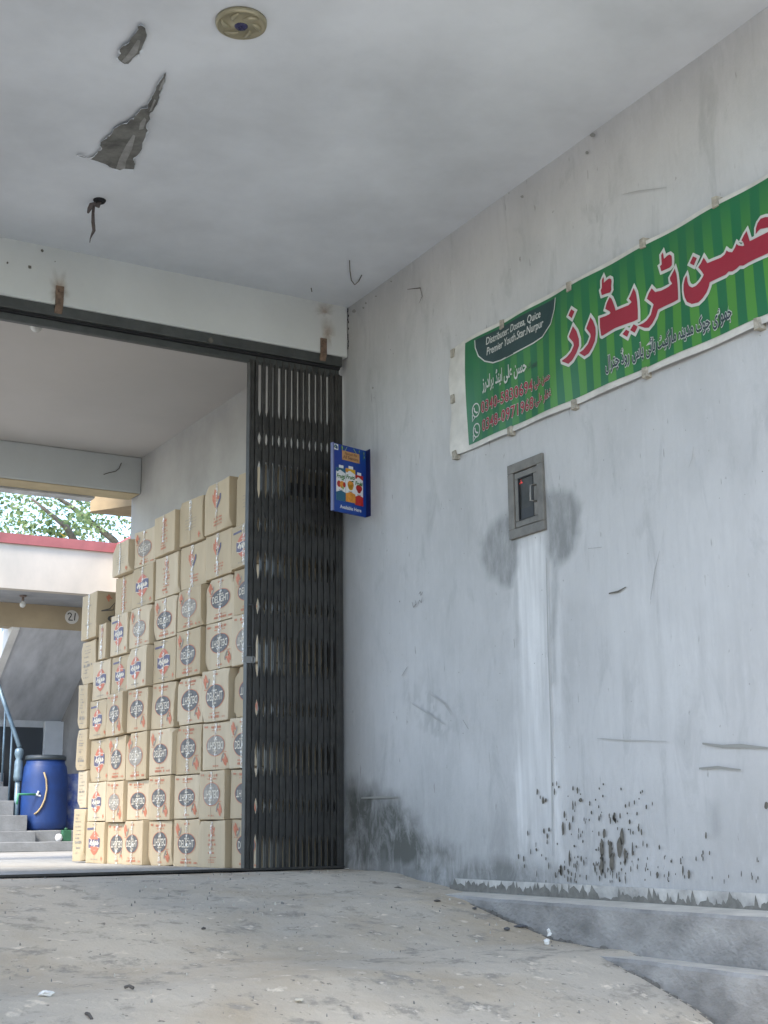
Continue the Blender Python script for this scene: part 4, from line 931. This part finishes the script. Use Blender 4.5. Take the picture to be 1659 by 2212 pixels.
b = MB(); b.box(XW - .004, XW + .0, MY0 + .088, MY1 - .088, MZ0 + .088, MZ1 - .088); b.build('glass', mat('dusty_glass', (.06, .062, .058), .55, var=.4, scale=7, spec=.25), door)
b = MB(); rect_frame(b, MY0 + .0885, MY1 - .0885, MZ0 + .0885, MZ1 - .0885, .006, XW - .014, XW + .0); b.build('gasket', mat('black_rubber', (.012, .012, .012), .6), door)
hy = MY0 + .075
b = MB(); b.tube([(XW - .012, hy - .01, 1.745), (XW - .04, hy + .004, 1.742), (XW - .04, hy + .006, 1.66), (XW - .012, hy - .01, 1.657)], .006, 8); b.build('handle', mat('dull_steel', (.20, .19, .17), .4, metal=.6), door, smooth=True)
b = MB(); p = onX(1126, 1042, XW - .0065); q = onX(1120, 1043, XW - .0065)
for (c, r_) in ((p, .006), (p + np.array([0, .012, -.004]), .004), (p + np.array([0, -.008, -.003]), .004), (p + np.array([0, .002, .012]), .003)): b.poly([(c[0], c[1] + r_ * math.cos(t), c[2] + r_ * math.sin(t)) for t in np.linspace(0, 5.5, 9)])
b.build('indicator_lamp', mat('red_lamp', (.4, .02, .02), .5, emit=(1, .08, .05, .12)), mb_)
b = MB(); b.box(XW - .006, XW - .0045, MY0 + .10, MY1 - .10, MZ0 + .09, MZ0 + .15); b.build('meter_label', mat('dark_meter', (.03, .033, .036), .65), door)

# ------------------------------------------------------------------ drinks sign
cor = onX(790, 974, XW - .006); cb_ = onX(790, 1118, XW - .006)
sgn = thing('drinks_sign', 'small blue tin drinks sign fixed to the wall beside the gate', 'sign', (cor[0], cor[1], cb_[2]))
ed = np.array([math.sin(math.radians(75)), math.cos(math.radians(75)), 0.0]); SW = .292; SH = cor[2] - cb_[2]
s0_ = np.array(cor) - ed * SW; s0_[2] = cb_[2]; nrm = np.array([ed[1], -ed[0], 0.0])        # towards the viewer
def sp(u, v, lift=0.0): p = s0_ + ed * u * SW + nrm * lift; return (p[0], p[1], p[2] + v * SH)
m_sblue = mat('sign_blue', (.008, .022, .17), .35, var=.5, scale=3.5, col2=(.010, .06, .26)); m_snavy = mat('sign_navy', (.006, .010, .07), .4)
b = MB(); b.hexa([sp(0, 0, 0), sp(1, 0, 0), sp(1, 0, -.012), sp(0, 0, -.012)][::-1], [sp(0, 1, 0), sp(1, 1, 0), sp(1, 1, -.012), sp(0, 1, -.012)][::-1])
fl = np.array([0, -.05, 0])
c0, c1 = np.array(sp(1, 0)), np.array(sp(1, 1)); th = np.array([.006, 0, 0])
b.hexa([c0, c0 + fl, c0 + fl + th, c0 + th], [c1, c1 + fl, c1 + fl + th, c1 + th], 1)
b.hexa([sp(-.03, 0, .012), sp(0, 0, .012), sp(0, 0, -.012), sp(-.03, 0, -.012)][::-1], [sp(-.03, 1, .012), sp(0, 1, .012), sp(0, 1, -.012), sp(-.03, 1, -.012)][::-1], 2)
b.build('panel', [m_sblue, m_snavy, mat('sign_edge', (.10, .11, .22), .4)], sgn)
def on_sign(bb, v, f, lift, mi=0): bb.add([sp(q[0], q[1], lift) for q in v], f, mi)
def rq(x0, y0, x1, y1): return np.array([(x0, y0), (x1, y0), (x1, y1), (x0, y1)]), [[0, 1, 2, 3]]
m_sw = mat('sign_white', (.62, .62, .62), .4); m_sor = mat('sign_orange', (.60, .24, .03), .4, var=.3, scale=30); m_sred = mat('sign_red', (.42, .025, .02), .4, var=.3, scale=30); m_sgr = mat('sign_leaf', (.04, .16, .03), .5, var=.5, scale=40)
m_swood = mat('sign_wood', (.42, .23, .10), .6, var=.2, scale=20); m_sbr = mat('sign_brown', (.13, .05, .02), .6); m_syel = mat('sign_yellow', (.55, .33, .02), .4); m_steal = mat('sign_teal', (.02, .10, .16), .4); m_slime = mat('sign_lime', (.25, .38, .12), .5)
SM = [m_sw, m_sor, m_sred, m_sgr, m_swood, m_sbr, m_syel, m_steal, m_slime, m_snavy]
b = MB()
on_sign(b, *rq(.03, .905, .155, .99), .0015, 0); on_sign(b, *stroke2([(.055, .965), (.09, .97), (.12, .945), (.125, .92)], .03), .0025, 7); on_sign(b, *stroke2([(.06, .935), (.09, .94), (.10, .918)], .025), .0027, 9)
on_sign(b, *rq(.27, .78, .80, .92), .0015, 4)
on_sign(b, *stroke2([(.36, .92), (.42, .985)], .012), .0015, 8); on_sign(b, *stroke2([(.71, .915), (.62, .985)], .012), .0015, 8)
on_sign(b, *fit(text('Flavours for', .01), .35, .867, .38, .038), .0025, 5); on_sign(b, *fit(text('All Seasons', .015), .30, .805, .46, .046), .0025, 5)
rr = random.Random(5)
for k in range(26):
    x = rr.choice((rr.uniform(.76, .99), rr.uniform(.76, .99), rr.uniform(.2, .34), rr.uniform(.0, .05))); y = rr.uniform(.88, .995) if x > .8 else rr.uniform(.955, .995)
    a = rr.uniform(-2.2, -.9); L_ = rr.uniform(.03, .07)
    on_sign(b, np.array([(x, y), (x + L_ * .35 * math.cos(a + .6), y + L_ * .5 * math.sin(a + .6)), (x + L_ * math.cos(a) * .6, y + L_ * math.sin(a)), (x + L_ * .35 * math.cos(a - .6), y + L_ * .5 * math.sin(a - .6))]), [[0, 1, 2, 3]], .0018 + k * .00006, 3 if rr.random() < .65 else 8)
b.build('plaque_print', SM, sgn)
b = MB()
def pack(x0, x1, y0, y1, top, bottom, fruit, lift):
    w_ = x1 - x0
    on_sign(b, *rq(x0, y0, x1, y1), lift, 0); on_sign(b, np.array([(x0, y0), (x1, y0), (x1, y0 + .13), (x0 + w_ * .5, y0 + .155), (x0, y0 + .12)]), [[0, 1, 2, 3, 4]], lift + .0006, bottom)
    on_sign(b, np.array([(x0, y1 - .05), (x0 + w_ * .45, y1 - .03), (x1, y1 - .07), (x1, y1), (x0, y1)]), [[0, 1, 2, 3, 4]], lift + .0006, top); on_sign(b, *rq(x0 + w_ * .3, y1, x0 + w_ * .78, y1 + .042), lift, 0)
    on_sign(b, *ell(x0 + w_ * .12, y1 - .035, w_ * .16, .028, 12, 1), lift + .0011, bottom)
    on_sign(b, *fit(text('Fruiti', .03, .2), x0 + w_ * .04, y1 - .155, w_ * .92, .062), lift + .0012, 3)
    cy_ = y0 + .245
    for (dx, dy, rx, ry, mi) in fruit: on_sign(b, *ell(x0 + w_ * dx, cy_ + dy, rx * w_, ry, 18, 1), lift + .0010 + .0003 * dx, mi)
    on_sign(b, np.array([(x0 + w_ * .5, cy_ + .065), (x0 + w_ * .75, cy_ + .085), (x0 + w_ * .85, cy_ + .065), (x0 + w_ * .65, cy_ + .06)]), [[0, 1, 2, 3]], lift + .0016, 3)
    on_sign(b, *bars(x0 + w_ * .3, y0 + .15, w_ * .4, .014, random.Random(3)), lift + .0012, 9)
pack(.09, .37, .165, .65, 7, 7, [(.3, 0, .22, .048, 2), (.62, -.005, .24, .055, 1), (.85, .0, .14, .04, 2), (.72, -.045, .1, .028, 8)], .0015)
pack(.65, .90, .15, .60, 2, 2, [(.5, .01, .38, .052, 2), (.5, -.03, .22, .034, 2)], .0020)
pack(.37, .66, .17, .665, 6, 1, [(.5, .015, .33, .06, 1), (.5, -.022, .26, .045, 6)], .0032)
on_sign(b, *fit(text('Available Here', .02), .20, .055, .64, .052), .0020, 0)
b.build('product_print', SM, sgn)

# ------------------------------------------------------------------ ceiling rosette, cable stub, bulbs
cR = (on_ceil(471, 47) + on_ceil(571, 47)) / 2; cR = np.array([cR[0], cR[1], ceil_z(cR[1])]); RR = .115
ros = thing('ceiling_rosette', 'round brass-coloured ceiling rosette with swirl cut-outs', 'ceiling rose', tuple(cR))
m_brass = mat('aged_brass_plastic', (.33, .30, .20), .38, metal=.35, var=.2, scale=8)
b = MB(); b.lathe(cR, [(.002, -.024), (.03, -.024), (.034, -.020), (.07, -.019), (.098, -.018), (.104, -.022), (.112, -.020), (RR, -.010), (RR, .002)], 48); b.build('plate', m_brass, ros, smooth=True)
for k in range(6):
    a = k * math.pi / 3 + .3; bb = MB()
    pts = []
    for t in np.linspace(0, 1, 8):
        r_ = .050 + .044 * t; an = a + .75 * t; pts.append((cR[0] + r_ * math.cos(an), cR[1] + r_ * math.sin(an), cR[2] - .019))
    bb.tube(pts, [.003, .007, .010, .012, .012, .010, .007, .003], 8); bb.build('swirl', m_brass, ros, smooth=True)
b = MB(); b.lathe(cR + np.array([0, 0, -.027]), [(.002, -.002), (.026, -.002), (.031, .004)], 24)
for k in range(5):
    a = k * 1.257; b.tube([(cR[0] + .006 * math.cos(a), cR[1] + .006 * math.sin(a), cR[2] - .031), (cR[0] + .024 * math.cos(a + .4), cR[1] + .024 * math.sin(a + .4), cR[2] - .030)], .003, 5)
b.build('centre_cap', mat('violet_plastic', (.035, .035, .10), .4, var=.3, scale=60), ros, smooth=True)
pC = on_ceil(215, 433)
cab = thing('cable_stub', 'dark cable stub hanging from a broken ceiling hole', 'cable', tuple(pC))
b = MB(); b.lathe(pC, [(.004, -.012), (.030, -.012), (.036, -.002), (.036, .004)], 16); b.build('hole_rim', m_black, cab)
def vert(x, y): d = ray(x, y); return d * (pC[1] / d[1])
b = MB()
b.tube([vert(215, 436), vert(212, 445), vert(205, 441), vert(198, 443), vert(193, 452), vert(190, 460)], [.012, .013, .014, .016, .012, .006], 8)
b.tube([vert(203, 442), vert(201, 460), vert(201, 480), vert(203, 498), vert(198, 508), vert(195, 516), vert(194, 524)], [.008, .009, .011, .010, .006, .003, .002], 8)
b.build('cable', mat('dusty_cable', (.09, .075, .07), .8, var=.4, scale=60), cab, smooth=True)
def bulb(name, label, p, zc, sc_=1.0):
    t = thing(name, label, 'light bulb', (p[0], p[1], zc))
    bb = MB(); bb.lathe((p[0], p[1], zc), [(.03 * sc_, -.02), (.045 * sc_, -.012), (.05 * sc_, 0)], 20); bb.lathe((p[0], p[1], p[2]), [(.017 * sc_, .035 * sc_), (.019 * sc_, .07 * sc_), (.014 * sc_, zc - p[2] - .01)], 14)
    bb.build('lamp_holder', mat('brown_bakelite', (.16, .12, .10), .6), t, smooth=True)
    bb = MB(); r_ = .042 * sc_; bb.lathe((p[0], p[1], p[2]), [(.002, -r_), (r_ * .5, -r_ * .87), (r_ * .87, -r_ * .5), (r_, 0), (r_ * .9, r_ * .5), (r_ * .5, r_ * .95), (r_ * .42, r_ * 1.2)], 24); bb.build('glass_bulb', mat('milky_glass', (.50, .50, .47), .25), t, smooth=True)
pb = onY(78, 705, 8.7); bulb('light_bulb', 'unlit round bulb hanging just behind the gate beam', pb, 3.372)
pb2 = onY(49, 1306, 16.4); 

# ------------------------------------------------------------------ building across the courtyard
fb = thing('courtyard_building', 'cream building across the courtyard with red roof cap and stairwell', 'building', (4.7, 17.0, -.25))
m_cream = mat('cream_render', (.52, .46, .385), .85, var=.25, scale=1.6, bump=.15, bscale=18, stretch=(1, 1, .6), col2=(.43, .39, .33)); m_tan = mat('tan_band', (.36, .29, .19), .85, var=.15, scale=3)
m_redcap = mat('red_cap_paint', (.34, .10, .095), .6, var=.2, scale=6); m_gsof = mat('soffit_grey', (.30, .31, .32), .9, var=.25, scale=2.5)
YP, YB = 15.95, 17.0; PX1 = 5.44
zcap = 3.43; zpb = 2.80
b = MB(); b.box(3.35, PX1, YP, YP + .14, zpb, zcap - .09); b.box(PX1 - .14 + .14, PX1 + .14, 6.5, YP + .14, zpb, zcap - .09); par = b.build('parapet', m_cream, fb)
b = MB(); b.box(3.33, PX1 + .001, YP - .03, YP + .17, zcap - .09, zcap + .03); b.box(PX1 - .03, PX1 + .17, 6.5, YP - .031, zcap - .09, zcap + .03); b.build('roof_cap', m_redcap, par)
b = MB(); b.box(3.36, PX1 + .1, YP + .141, YB + .3, zpb + .004, zpb + .12); b.box(PX1 + .141, PX1 + 4, 6.5, YP + .14, zpb + .004, zpb + .12); b.build('canopy_slab', m_gsof, fb)
b = MB(); b.box(3.36, PX1 + .2, YB, YB + .22, 2.50, zpb + .002); band = b.build('beam_band', m_tan, fb)
dc = onY(155, 1333, YB - .004)
b = MB(); b.poly([(dc[0] + .09 * math.cos(t), YB - .006, dc[2] + .09 * math.sin(t)) for t in np.linspace(0, 2 * math.pi, 33)[:-1]])
for st in ([(-.085, .045), (-.06, .075), (-.03, .075), (-.012, .055), (-.018, .02), (-.06, -.045), (-.062, -.062), (.02, -.062)], [(.065, .082), (.06, .02), (.055, -.065)]):
    v, f = stroke2([(x * .66, z * .66) for x, z in st], .013); b.add([(dc[0] + q[0], YB - .010, dc[2] + q[1]) for q in v], f, 1)
b.build('number_disc', [mat('disc_white', (.60, .58, .53), .7), m_black], band)
# stairwell: soffit of the upper flight, back wall, door, pillar, side wall
XS0, XS1 = 4.555, 5.62
b = MB(); b.hexa([(XS0, YB + .02, 2.50), (XS1, YB + .02, 2.50), (XS1, 18.72, 1.40), (XS0, 18.72, 1.40)], [(XS0, YB + .02, 2.66), (XS1, YB + .02, 2.66), (XS1, 18.72, 1.56), (XS0, 18.72, 1.56)])
m_sof = mat('stair_soffit', (.47, .48, .50), .9, var=.32, scale=2.0, stretch=(2.2, .7, .7)); b.build('stair_soffit', m_sof, fb)
b = MB(); b.hexa([(XS0 - .10, YB + .02, 2.47), (XS0 - .002, YB + .02, 2.47), (XS0 - .002, 18.72, 1.38), (XS0 - .10, 18.72, 1.38)], [(XS0 - .10, YB + .02, 2.78), (XS0 - .002, YB + .02, 2.78), (XS0 - .002, 18.72, 1.68), (XS0 - .10, 18.72, 1.68)])
b.build('stringer', mat('stringer_white', (.62, .61, .58), .8, var=.15, scale=5), fb)
b = MB(); b.box(XS0, XS1, 18.62, 18.8, -.25, 1.5); b.build('back_wall', mat('stair_wall', (.46, .47, .48), .85, var=.2, scale=3), fb)
d0 = onY(18, 1570, 18.6); d1 = onY(92, 1572, 18.6)
b = MB(); b.box(XS0 - .4, d1[0], 18.58, 18.615, -.25, d1[2]); b.build('door', mat('dark_door', (.03, .035, .04), .6), fb)
b = MB(); b.box(d1[0] + .01, d1[0] + .30, 18.50, 18.615, -.25, 1.45); b.build('pillar', mat('pillar_white', (.48, .49, .50), .8, var=.12, scale=4), fb)
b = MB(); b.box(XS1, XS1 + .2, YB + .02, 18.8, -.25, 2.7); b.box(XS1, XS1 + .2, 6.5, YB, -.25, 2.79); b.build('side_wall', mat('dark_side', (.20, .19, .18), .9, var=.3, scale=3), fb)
b = MB(); b.box(3.36, 3.62, YB + .001, YB + .22, -.25, 2.50); b.build('front_pillar', m_cream, fb)
b = MB(); b.box(XS0 - 1.4, XS0 - .11, 20.6, 20.8, .8, 4.0); b.build('landing_wall', mat('pale_landing', (.60, .62, .66), .8, var=.2, scale=5), fb)
bulb('light_bulb', 'small bulb under the canopy of the building across the courtyard', pb2, zpb, .9)
# steps and railing
stp = thing('staircase', 'grey concrete staircase with painted iron railing across the courtyard', 'staircase', (4.2, 17.0, -.25))
m_step = mat('step_concrete', (.24, .245, .245), .9, var=.25, scale=6, bump=.3, bscale=40)
XR = onY(50, 1775, 17.0)[0]
zlev = [-.13, -.01, .18, .36, .54, .72, .90, 1.08, 1.26]
b = MB(); b.box(2.0, 5.6, 16.45, 16.95, -.25, -.135); b.box(XR + .02, 5.6, 16.72, 17.3, -.25, -.004); b.build('landing_slab', m_step, stp, bevel=.008)
for k, z in enumerate(zlev[1:]):
    bb = MB(); bb.box(2.0, XR + .02 - (.10 if k > 1 else 0) + (.03 if k == 0 else 0), 16.62 + .27 * k if k else 16.60, 16.62 + .27 * (k + 1) + (.0 if k < 7 else 1.0) - .002, -.25 + .001 * k, z); bb.build('step', m_step, stp, bevel=.006)
m_rl = mat('blue_grey_rail', (.17, .24, .29), .45, metal=.3, var=.3, scale=12)
p0 = onY(42, 1614, 17.2); q0 = onY(0, 1490, 17.85)
b = MB(); b.tube([p0, q0, q0 + (q0 - p0) * 1.5], .028, 10); b.build('handrail', m_rl, stp, smooth=True)
nb_ = onY(36, 1708, 17.15)
b = MB(); b.tube([(p0[0], 17.2, .0), (p0[0], 17.2, .62)], .034, 10); b.lathe((p0[0], 17.2, .60), [(.05, 0), (.055, .05), (.05, .24), (.035, .27), (.05, .31), (.058, .34), (.05, .39), (.02, .41)], 16); b.build('newel_post', m_rl, stp, smooth=True)
dr = q0 - p0
for t in (.35, .7, 1.05, 1.4, 1.75, 2.1):
    q = p0 + dr * t; bb = MB(); bb.tube([(q[0] - .0, q[1], q[2] - .95), (q[0], q[1], q[2])], .014, 8); bb.build('baluster', m_rl, stp, smooth=True)
# upper flight railing against the sky
ur = thing('upper_railing', 'pale blue railing of the upper stair flight behind the white stringer', 'railing', (XS0 - .1, 17.5, 2.5))
b = MB()
for t in np.linspace(0, 1, 9):
    y = YB + .05 + 1.6 * t; z = 2.76 - 1.08 * t; b.tube([(XS0 - .06, y, z), (XS0 - .06, y, z + .8)], .02, 6)
b.build('baluster_row', mat('pale_blue_rail', (.35, .48, .62), .5), ur)
b = MB(); b.tube([(XS0 - .06, YB + .05, 3.56), (XS0 - .06, 18.65, 2.48)], .03, 8); b.build('handrail', m_rl, ur)

# drums
def drum(p, r, h, label, m_, hose=False, lid=True):
    t = thing('plastic_drum', label, 'drum', p, 'blue drums across the courtyard')
    bb = MB(); bb.lathe(p, [(r * .90, 0), (r * .97, .03), (r, .10), (r, h * .55), (r * .985, h * .70), (r * .93, h * .84), (r * .86, h * .88), (r * .84, h * .89), (r * .84, h * .94)], 40); bb.build('body', m_, t, smooth=True)
    if lid: bb = MB(); bb.lathe((p[0], p[1], p[2] + h * .93), [(r * .89, 0), (r * .90, .025), (r * .87, .055), (r * .80, .06), (.02, .062)], 40); bb.build('lid', mat('dark_lid', (.035, .045, .05), .5), t, smooth=True)
    return t
dp = onY(92, 1793, 17.15); dr_ = .285
m_drum = mat('blue_plastic', (.008, .04, .17), .5, var=.25, scale=4, col2=(.008, .028, .11)); m_drum2 = mat('scuffed_blue', (.02, .05, .22), .55, var=.9, scale=11, col2=(.30, .33, .42))
d1_ = drum((dp[0], 17.15, .0), dr_, .92, 'blue plastic drum with dark lid and hose beside the stairs', m_drum)
def on_drum(x, y, off=.012):
    d = ray(x, y); a = d[0] ** 2 + d[1] ** 2; bq = -2 * (d[0] * dp[0] + d[1] * 17.15); c = dp[0] ** 2 + 17.15 ** 2 - (dr_ + off) ** 2; k = (-bq - math.sqrt(max(0, bq * bq - 4 * a * c))) / (2 * a); return d * k
b = MB(); b.tube([on_drum(x, y, .015) for x, y in ((95, 1668), (100, 1684), (101, 1705), (97, 1726), (90, 1742), (82, 1753), (74, 1759))], .011, 8)
tag(b.build('hose', mat('tan_hose', (.40, .30, .16), .6), loc=(dp[0] - .1, 16.85, 0.0), smooth=True), 'short tan hose hanging down the side of the lidded blue drum', 'hose')
b = MB(); g0 = on_drum(77, 1716, .02); b.tube([g0, g0 + np.array([-.22, -.02, .0]), g0 + np.array([-.23, -.02, -.12])], .014, 8)
tg = b.build('tap_pipe', mat('green_pipe', (.05, .24, .13), .5), loc=tuple(g0), smooth=True); tag(tg, 'green tap pipe sticking out of the lidded blue drum', 'pipe')
b = MB(); b.tube([g0 + np.array([0, -.0, .0]), g0 + np.array([.06, -.01, -.02])], .012, 8); b.tube([g0 + np.array([.02, -.01, .0]), g0 + np.array([.03, -.02, .04])], .012, 6); b.build('tap', mat('white_plastic', (.6, .6, .6), .5), tg)
drum((dp[0] + .50, 17.35, .0), .24, .74, 'scuffed blue drum with peeling paint half hidden behind the cartons', m_drum2, lid=False)
cp = onY(127, 1811, 16.60)
b = MB(); b.lathe((cp[0], 16.60, -.135), [(.02, 0), (.04, .02), (.045, .05), (.03, .085), (.008, .09)], 16)
tag(b.build('plastic_cup', mat('cup_white', (.7, .7, .7), .5), loc=(cp[0], 16.6, -.135), smooth=True), 'small white plastic cup lying on the step below the blue drums', 'cup')
gp = onY(143, 1802, 16.60)
b = MB(); b.box(gp[0] - .05, gp[0] + .06, 16.58, 16.66, -.134, .0); b.tube([(gp[0], 16.62, 0), (gp[0], 16.62, .025)], .02, 8)
tag(b.build('green_can', mat('can_green', (.03, .12, .06), .5, var=.3, scale=20), loc=(gp[0], 16.62, -.134), bevel=.008), 'small dark green can on the step next to the white cup', 'can')

# ------------------------------------------------------------------ litter on the ramp
def on_ramp(x, y):
    d = ray(x, y); lo, hi = 2.0, 7.6
    for _ in range(40):
        mid = (lo + hi) / 2; p = d * (mid / d[1])
        if p[2] > ramp_z(mid): lo = mid
        else: hi = mid
    return d * (lo / d[1])
def scrap(x, y, s, h, col, name, label, cat, seed):
    p = on_ramp(x, y); rr = random.Random(seed); bb = MB(); NU, NV = 9, 6      # a crumpled lump: faceted rings
    for j in range(NV + 1):
        for i in range(NU):
            t = math.pi * j / NV; a = 6.2832 * i / NU; q = rr.uniform(.62, 1.15)
            bb.v.append((p[0] + s * q * math.sin(t) * math.cos(a), p[1] + s * q * math.sin(t) * math.sin(a), p[2] + h * .42 - h * .55 * q * math.cos(t)))
    for j in range(NV):
        for i in range(NU): bb.f.append([j * NU + i, j * NU + (i + 1) % NU, (j + 1) * NU + (i + 1) % NU, (j + 1) * NU + i]); bb.mi.append(0)
    tag(bb.build(name, col, loc=(p[0], p[1], p[2])), label, cat)
m_paper = mat('scrap_white', (.75, .74, .70), .8); m_stone = mat('dark_stone', (.11, .11, .115), .9, var=.3, scale=40); m_wood = mat('pale_chip', (.55, .50, .40), .9); m_stick = mat('dark_stick', (.10, .09, .08), .9)
scrap(1191, 2026, .022, .050, m_paper, 'paper_scrap', 'crumpled white paper scrap at the foot of the upper ledge', 'paper scrap', 1)
scrap(1181, 2040, .016, .026, m_paper, 'paper_scrap', 'tiny white paper scrap just in front of the crumpled one by the ledge', 'paper scrap', 2)
scrap(1126, 2003, .035, .012, m_stone, 'stone', 'flat dark stone lying against the upper ledge', 'stone', 3)
scrap(1095, 2009, .018, .014, m_stone, 'stone', 'small dark stone left of the flat one by the upper ledge', 'stone', 4)
scrap(1026, 1964, .014, .012, m_stone, 'stone', 'small dark stone where the upper ledge begins', 'stone', 5)
scrap(944, 1948, .02, .012, m_stick, 'stone', 'dark chip of stone on the ramp near the wall corner', 'stone', 6)
scrap(99, 2151, .030, .018, m_paper, 'paper_scrap', 'white paper scrap on the dusty ramp at the lower left', 'paper scrap', 7)
scrap(647, 2163, .018, .012, m_wood, 'wood_chip', 'pale chip on the bare middle foreground of the ramp', 'wood chip', 8)
scrap(439, 2008, .012, .012, m_stick, 'stone', 'tiny dark pebble in the middle of the ramp', 'stone', 9)
for x0_, y0_, x1_, y1_, lab in ((270, 2135, 288, 2137, 'short dark stick lying on the ramp in the left foreground'), (186, 2192, 198, 2204, 'thin dark twig near the bottom edge of the ramp'), (853, 1920, 868, 1922, 'dark splinter on the ramp by the grimy wall corner')):
    a = on_ramp(x0_, y0_); c = on_ramp(x1_, y1_); bb = MB(); bb.tube([a + np.array([0, 0, .004]), (a + c) / 2 + np.array([0, 0, .010]), c + np.array([0, 0, .004])], .006, 6); tag(bb.build('twig', m_stick, loc=tuple(a)), lab, 'twig')

rg = random.Random(77); b = MB()
for k in range(420):
    y = 2.9 + 4.7 * rg.random() ** .8; x = 3.97 - abs(rg.gauss(0, .9)) if rg.random() < .45 else rg.uniform(.6, 3.95)
    if x > 3.76 and y < 5.1 or x < .6: continue
    s_ = rg.uniform(.002, .0065) * (1 if rg.random() < .93 else 2); z = float(ramp_z(y)) + .004; a = rg.random() * 6.28
    P_ = [(x + s_ * math.cos(a + t) * rg.uniform(.6, 1.2), y + s_ * math.sin(a + t) * rg.uniform(.6, 1.2), z - .012) for t in (0, 1.57, 3.14, 4.71)]
    T_ = [(x + (p[0] - x) * .5, y + (p[1] - y) * .5, z + s_ * rg.uniform(.2, .6)) for p in P_]
    b.hexa(P_, T_, 0 if rg.random() < .6 else 1)
tag(b.build('grit', [mat('grit_dark', (.21, .20, .18), .95), mat('grit_pale', (.46, .43, .37), .95)]), 'loose grit and small pebbles scattered over the ramp', 'grit', kind='stuff')

# ------------------------------------------------------------------ tree beyond the courtyard
tr = thing('leafy_tree', 'leafy green tree rising behind the red-capped roof', 'tree', (9.4, 24.5, -.25))
m_bark = mat('bark', (.17, .14, .11), .9, var=.4, scale=12, bump=.5, bscale=30)
m_leafs = [mat('leaf_a', (.21, .29, .11), .55, var=.3, scale=3), mat('leaf_b', (.29, .36, .16), .55, var=.3, scale=3), mat('leaf_c', (.12, .19, .08), .55, var=.3, scale=3), mat('leaf_yellow', (.45, .32, .05), .6)]
for mm in m_leafs:
    n = mm.node_tree.nodes; bs = n['Principled BSDF']; tl = n.new('ShaderNodeBsdfTranslucent'); ms = n.new('ShaderNodeMixShader'); ms.inputs[0].default_value = .5
    l = mm.node_tree.links; src = bs.inputs['Base Color'].links
    if src: l.new(src[0].from_socket, tl.inputs[0])
    else: tl.inputs[0].default_value = bs.inputs['Base Color'].default_value
    l.new(bs.outputs[0], ms.inputs[1]); l.new(tl.outputs[0], ms.inputs[2]); l.new(ms.outputs[0], n['Material Output'].inputs[0])
b = MB(); b.tube([(9.4, 24.5, -.3), (9.3, 24.5, 1.6), (9.1, 24.4, 3.2), (8.9, 24.4, 4.6)], [.26, .22, .19, .15], 10); b.build('trunk', m_bark, tr, smooth=True)
limbs = [[(9.0, 24.4, 3.9), (8.4, 24.2, 4.55), (7.6, 24.0, 4.80), (6.9, 23.9, 4.82), (6.0, 23.8, 5.0), (5.2, 23.6, 5.3)], [(8.9, 24.4, 4.5), (8.3, 24.6, 5.4), (7.4, 24.6, 6.0), (6.4, 24.4, 6.4)], [(8.9, 24.4, 4.6), (9.3, 24.4, 5.8), (9.6, 24.2, 7.2)],
         [(9.0, 24.4, 4.2), (9.9, 24.5, 5.0), (10.8, 24.4, 5.8)], [(7.6, 24.0, 4.80), (7.0, 23.4, 5.3), (6.3, 23.2, 5.7)], [(6.9, 23.9, 4.82), (6.4, 24.2, 4.55), (6.1, 24.3, 4.45)], [(8.9, 24.4, 4.6), (8.6, 23.8, 6.2), (8.2, 23.6, 7.4)]]
for lb in limbs: bb = MB(); bb.tube(lb, list(np.linspace(.09, .02, len(lb))), 8); bb.build('limb', m_bark, tr, smooth=True)
rl = random.Random(21); b = MB()
cl = []
for lb in limbs:
    for i in range(1, len(lb)):
        for _ in range(7):
            t = rl.random(); p = np.array(lb[i - 1]) * (1 - t) + np.array(lb[i]) * t
            cl.append((p + np.array([rl.gauss(0, .45), rl.gauss(0, .5), rl.gauss(.25, .42)]), rl.uniform(.18, .40)))
for c, r_ in cl:
    mi = rl.choice((0, 0, 1, 1, 2))
    for _ in range(int(150 * r_)):
        d = np.array([rl.gauss(0, 1), rl.gauss(0, 1), rl.gauss(0, .8)]); p = c + d / np.linalg.norm(d) * r_ * rl.random() ** .4
        L_ = rl.uniform(.07, .13); a = rl.uniform(0, 6.28); tl_ = rl.uniform(-1.2, .3)
        u = np.array([math.cos(a) * math.cos(tl_), math.sin(a) * math.cos(tl_), math.sin(tl_)]); w_ = np.cross(u, [rl.gauss(0, .5), rl.gauss(0, .5), 1]); w_ = w_ / np.linalg.norm(w_) * L_ * .34
        m_ = mi if rl.random() < .75 else rl.choice((0, 1, 2)); m_ = 3 if rl.random() < .008 else m_
        b.add([p, p + u * L_ * .5 + w_, p + u * L_, p + u * L_ * .5 - w_], [[0, 1, 2, 3]], m_)
b.build('crown', m_leafs, tr)
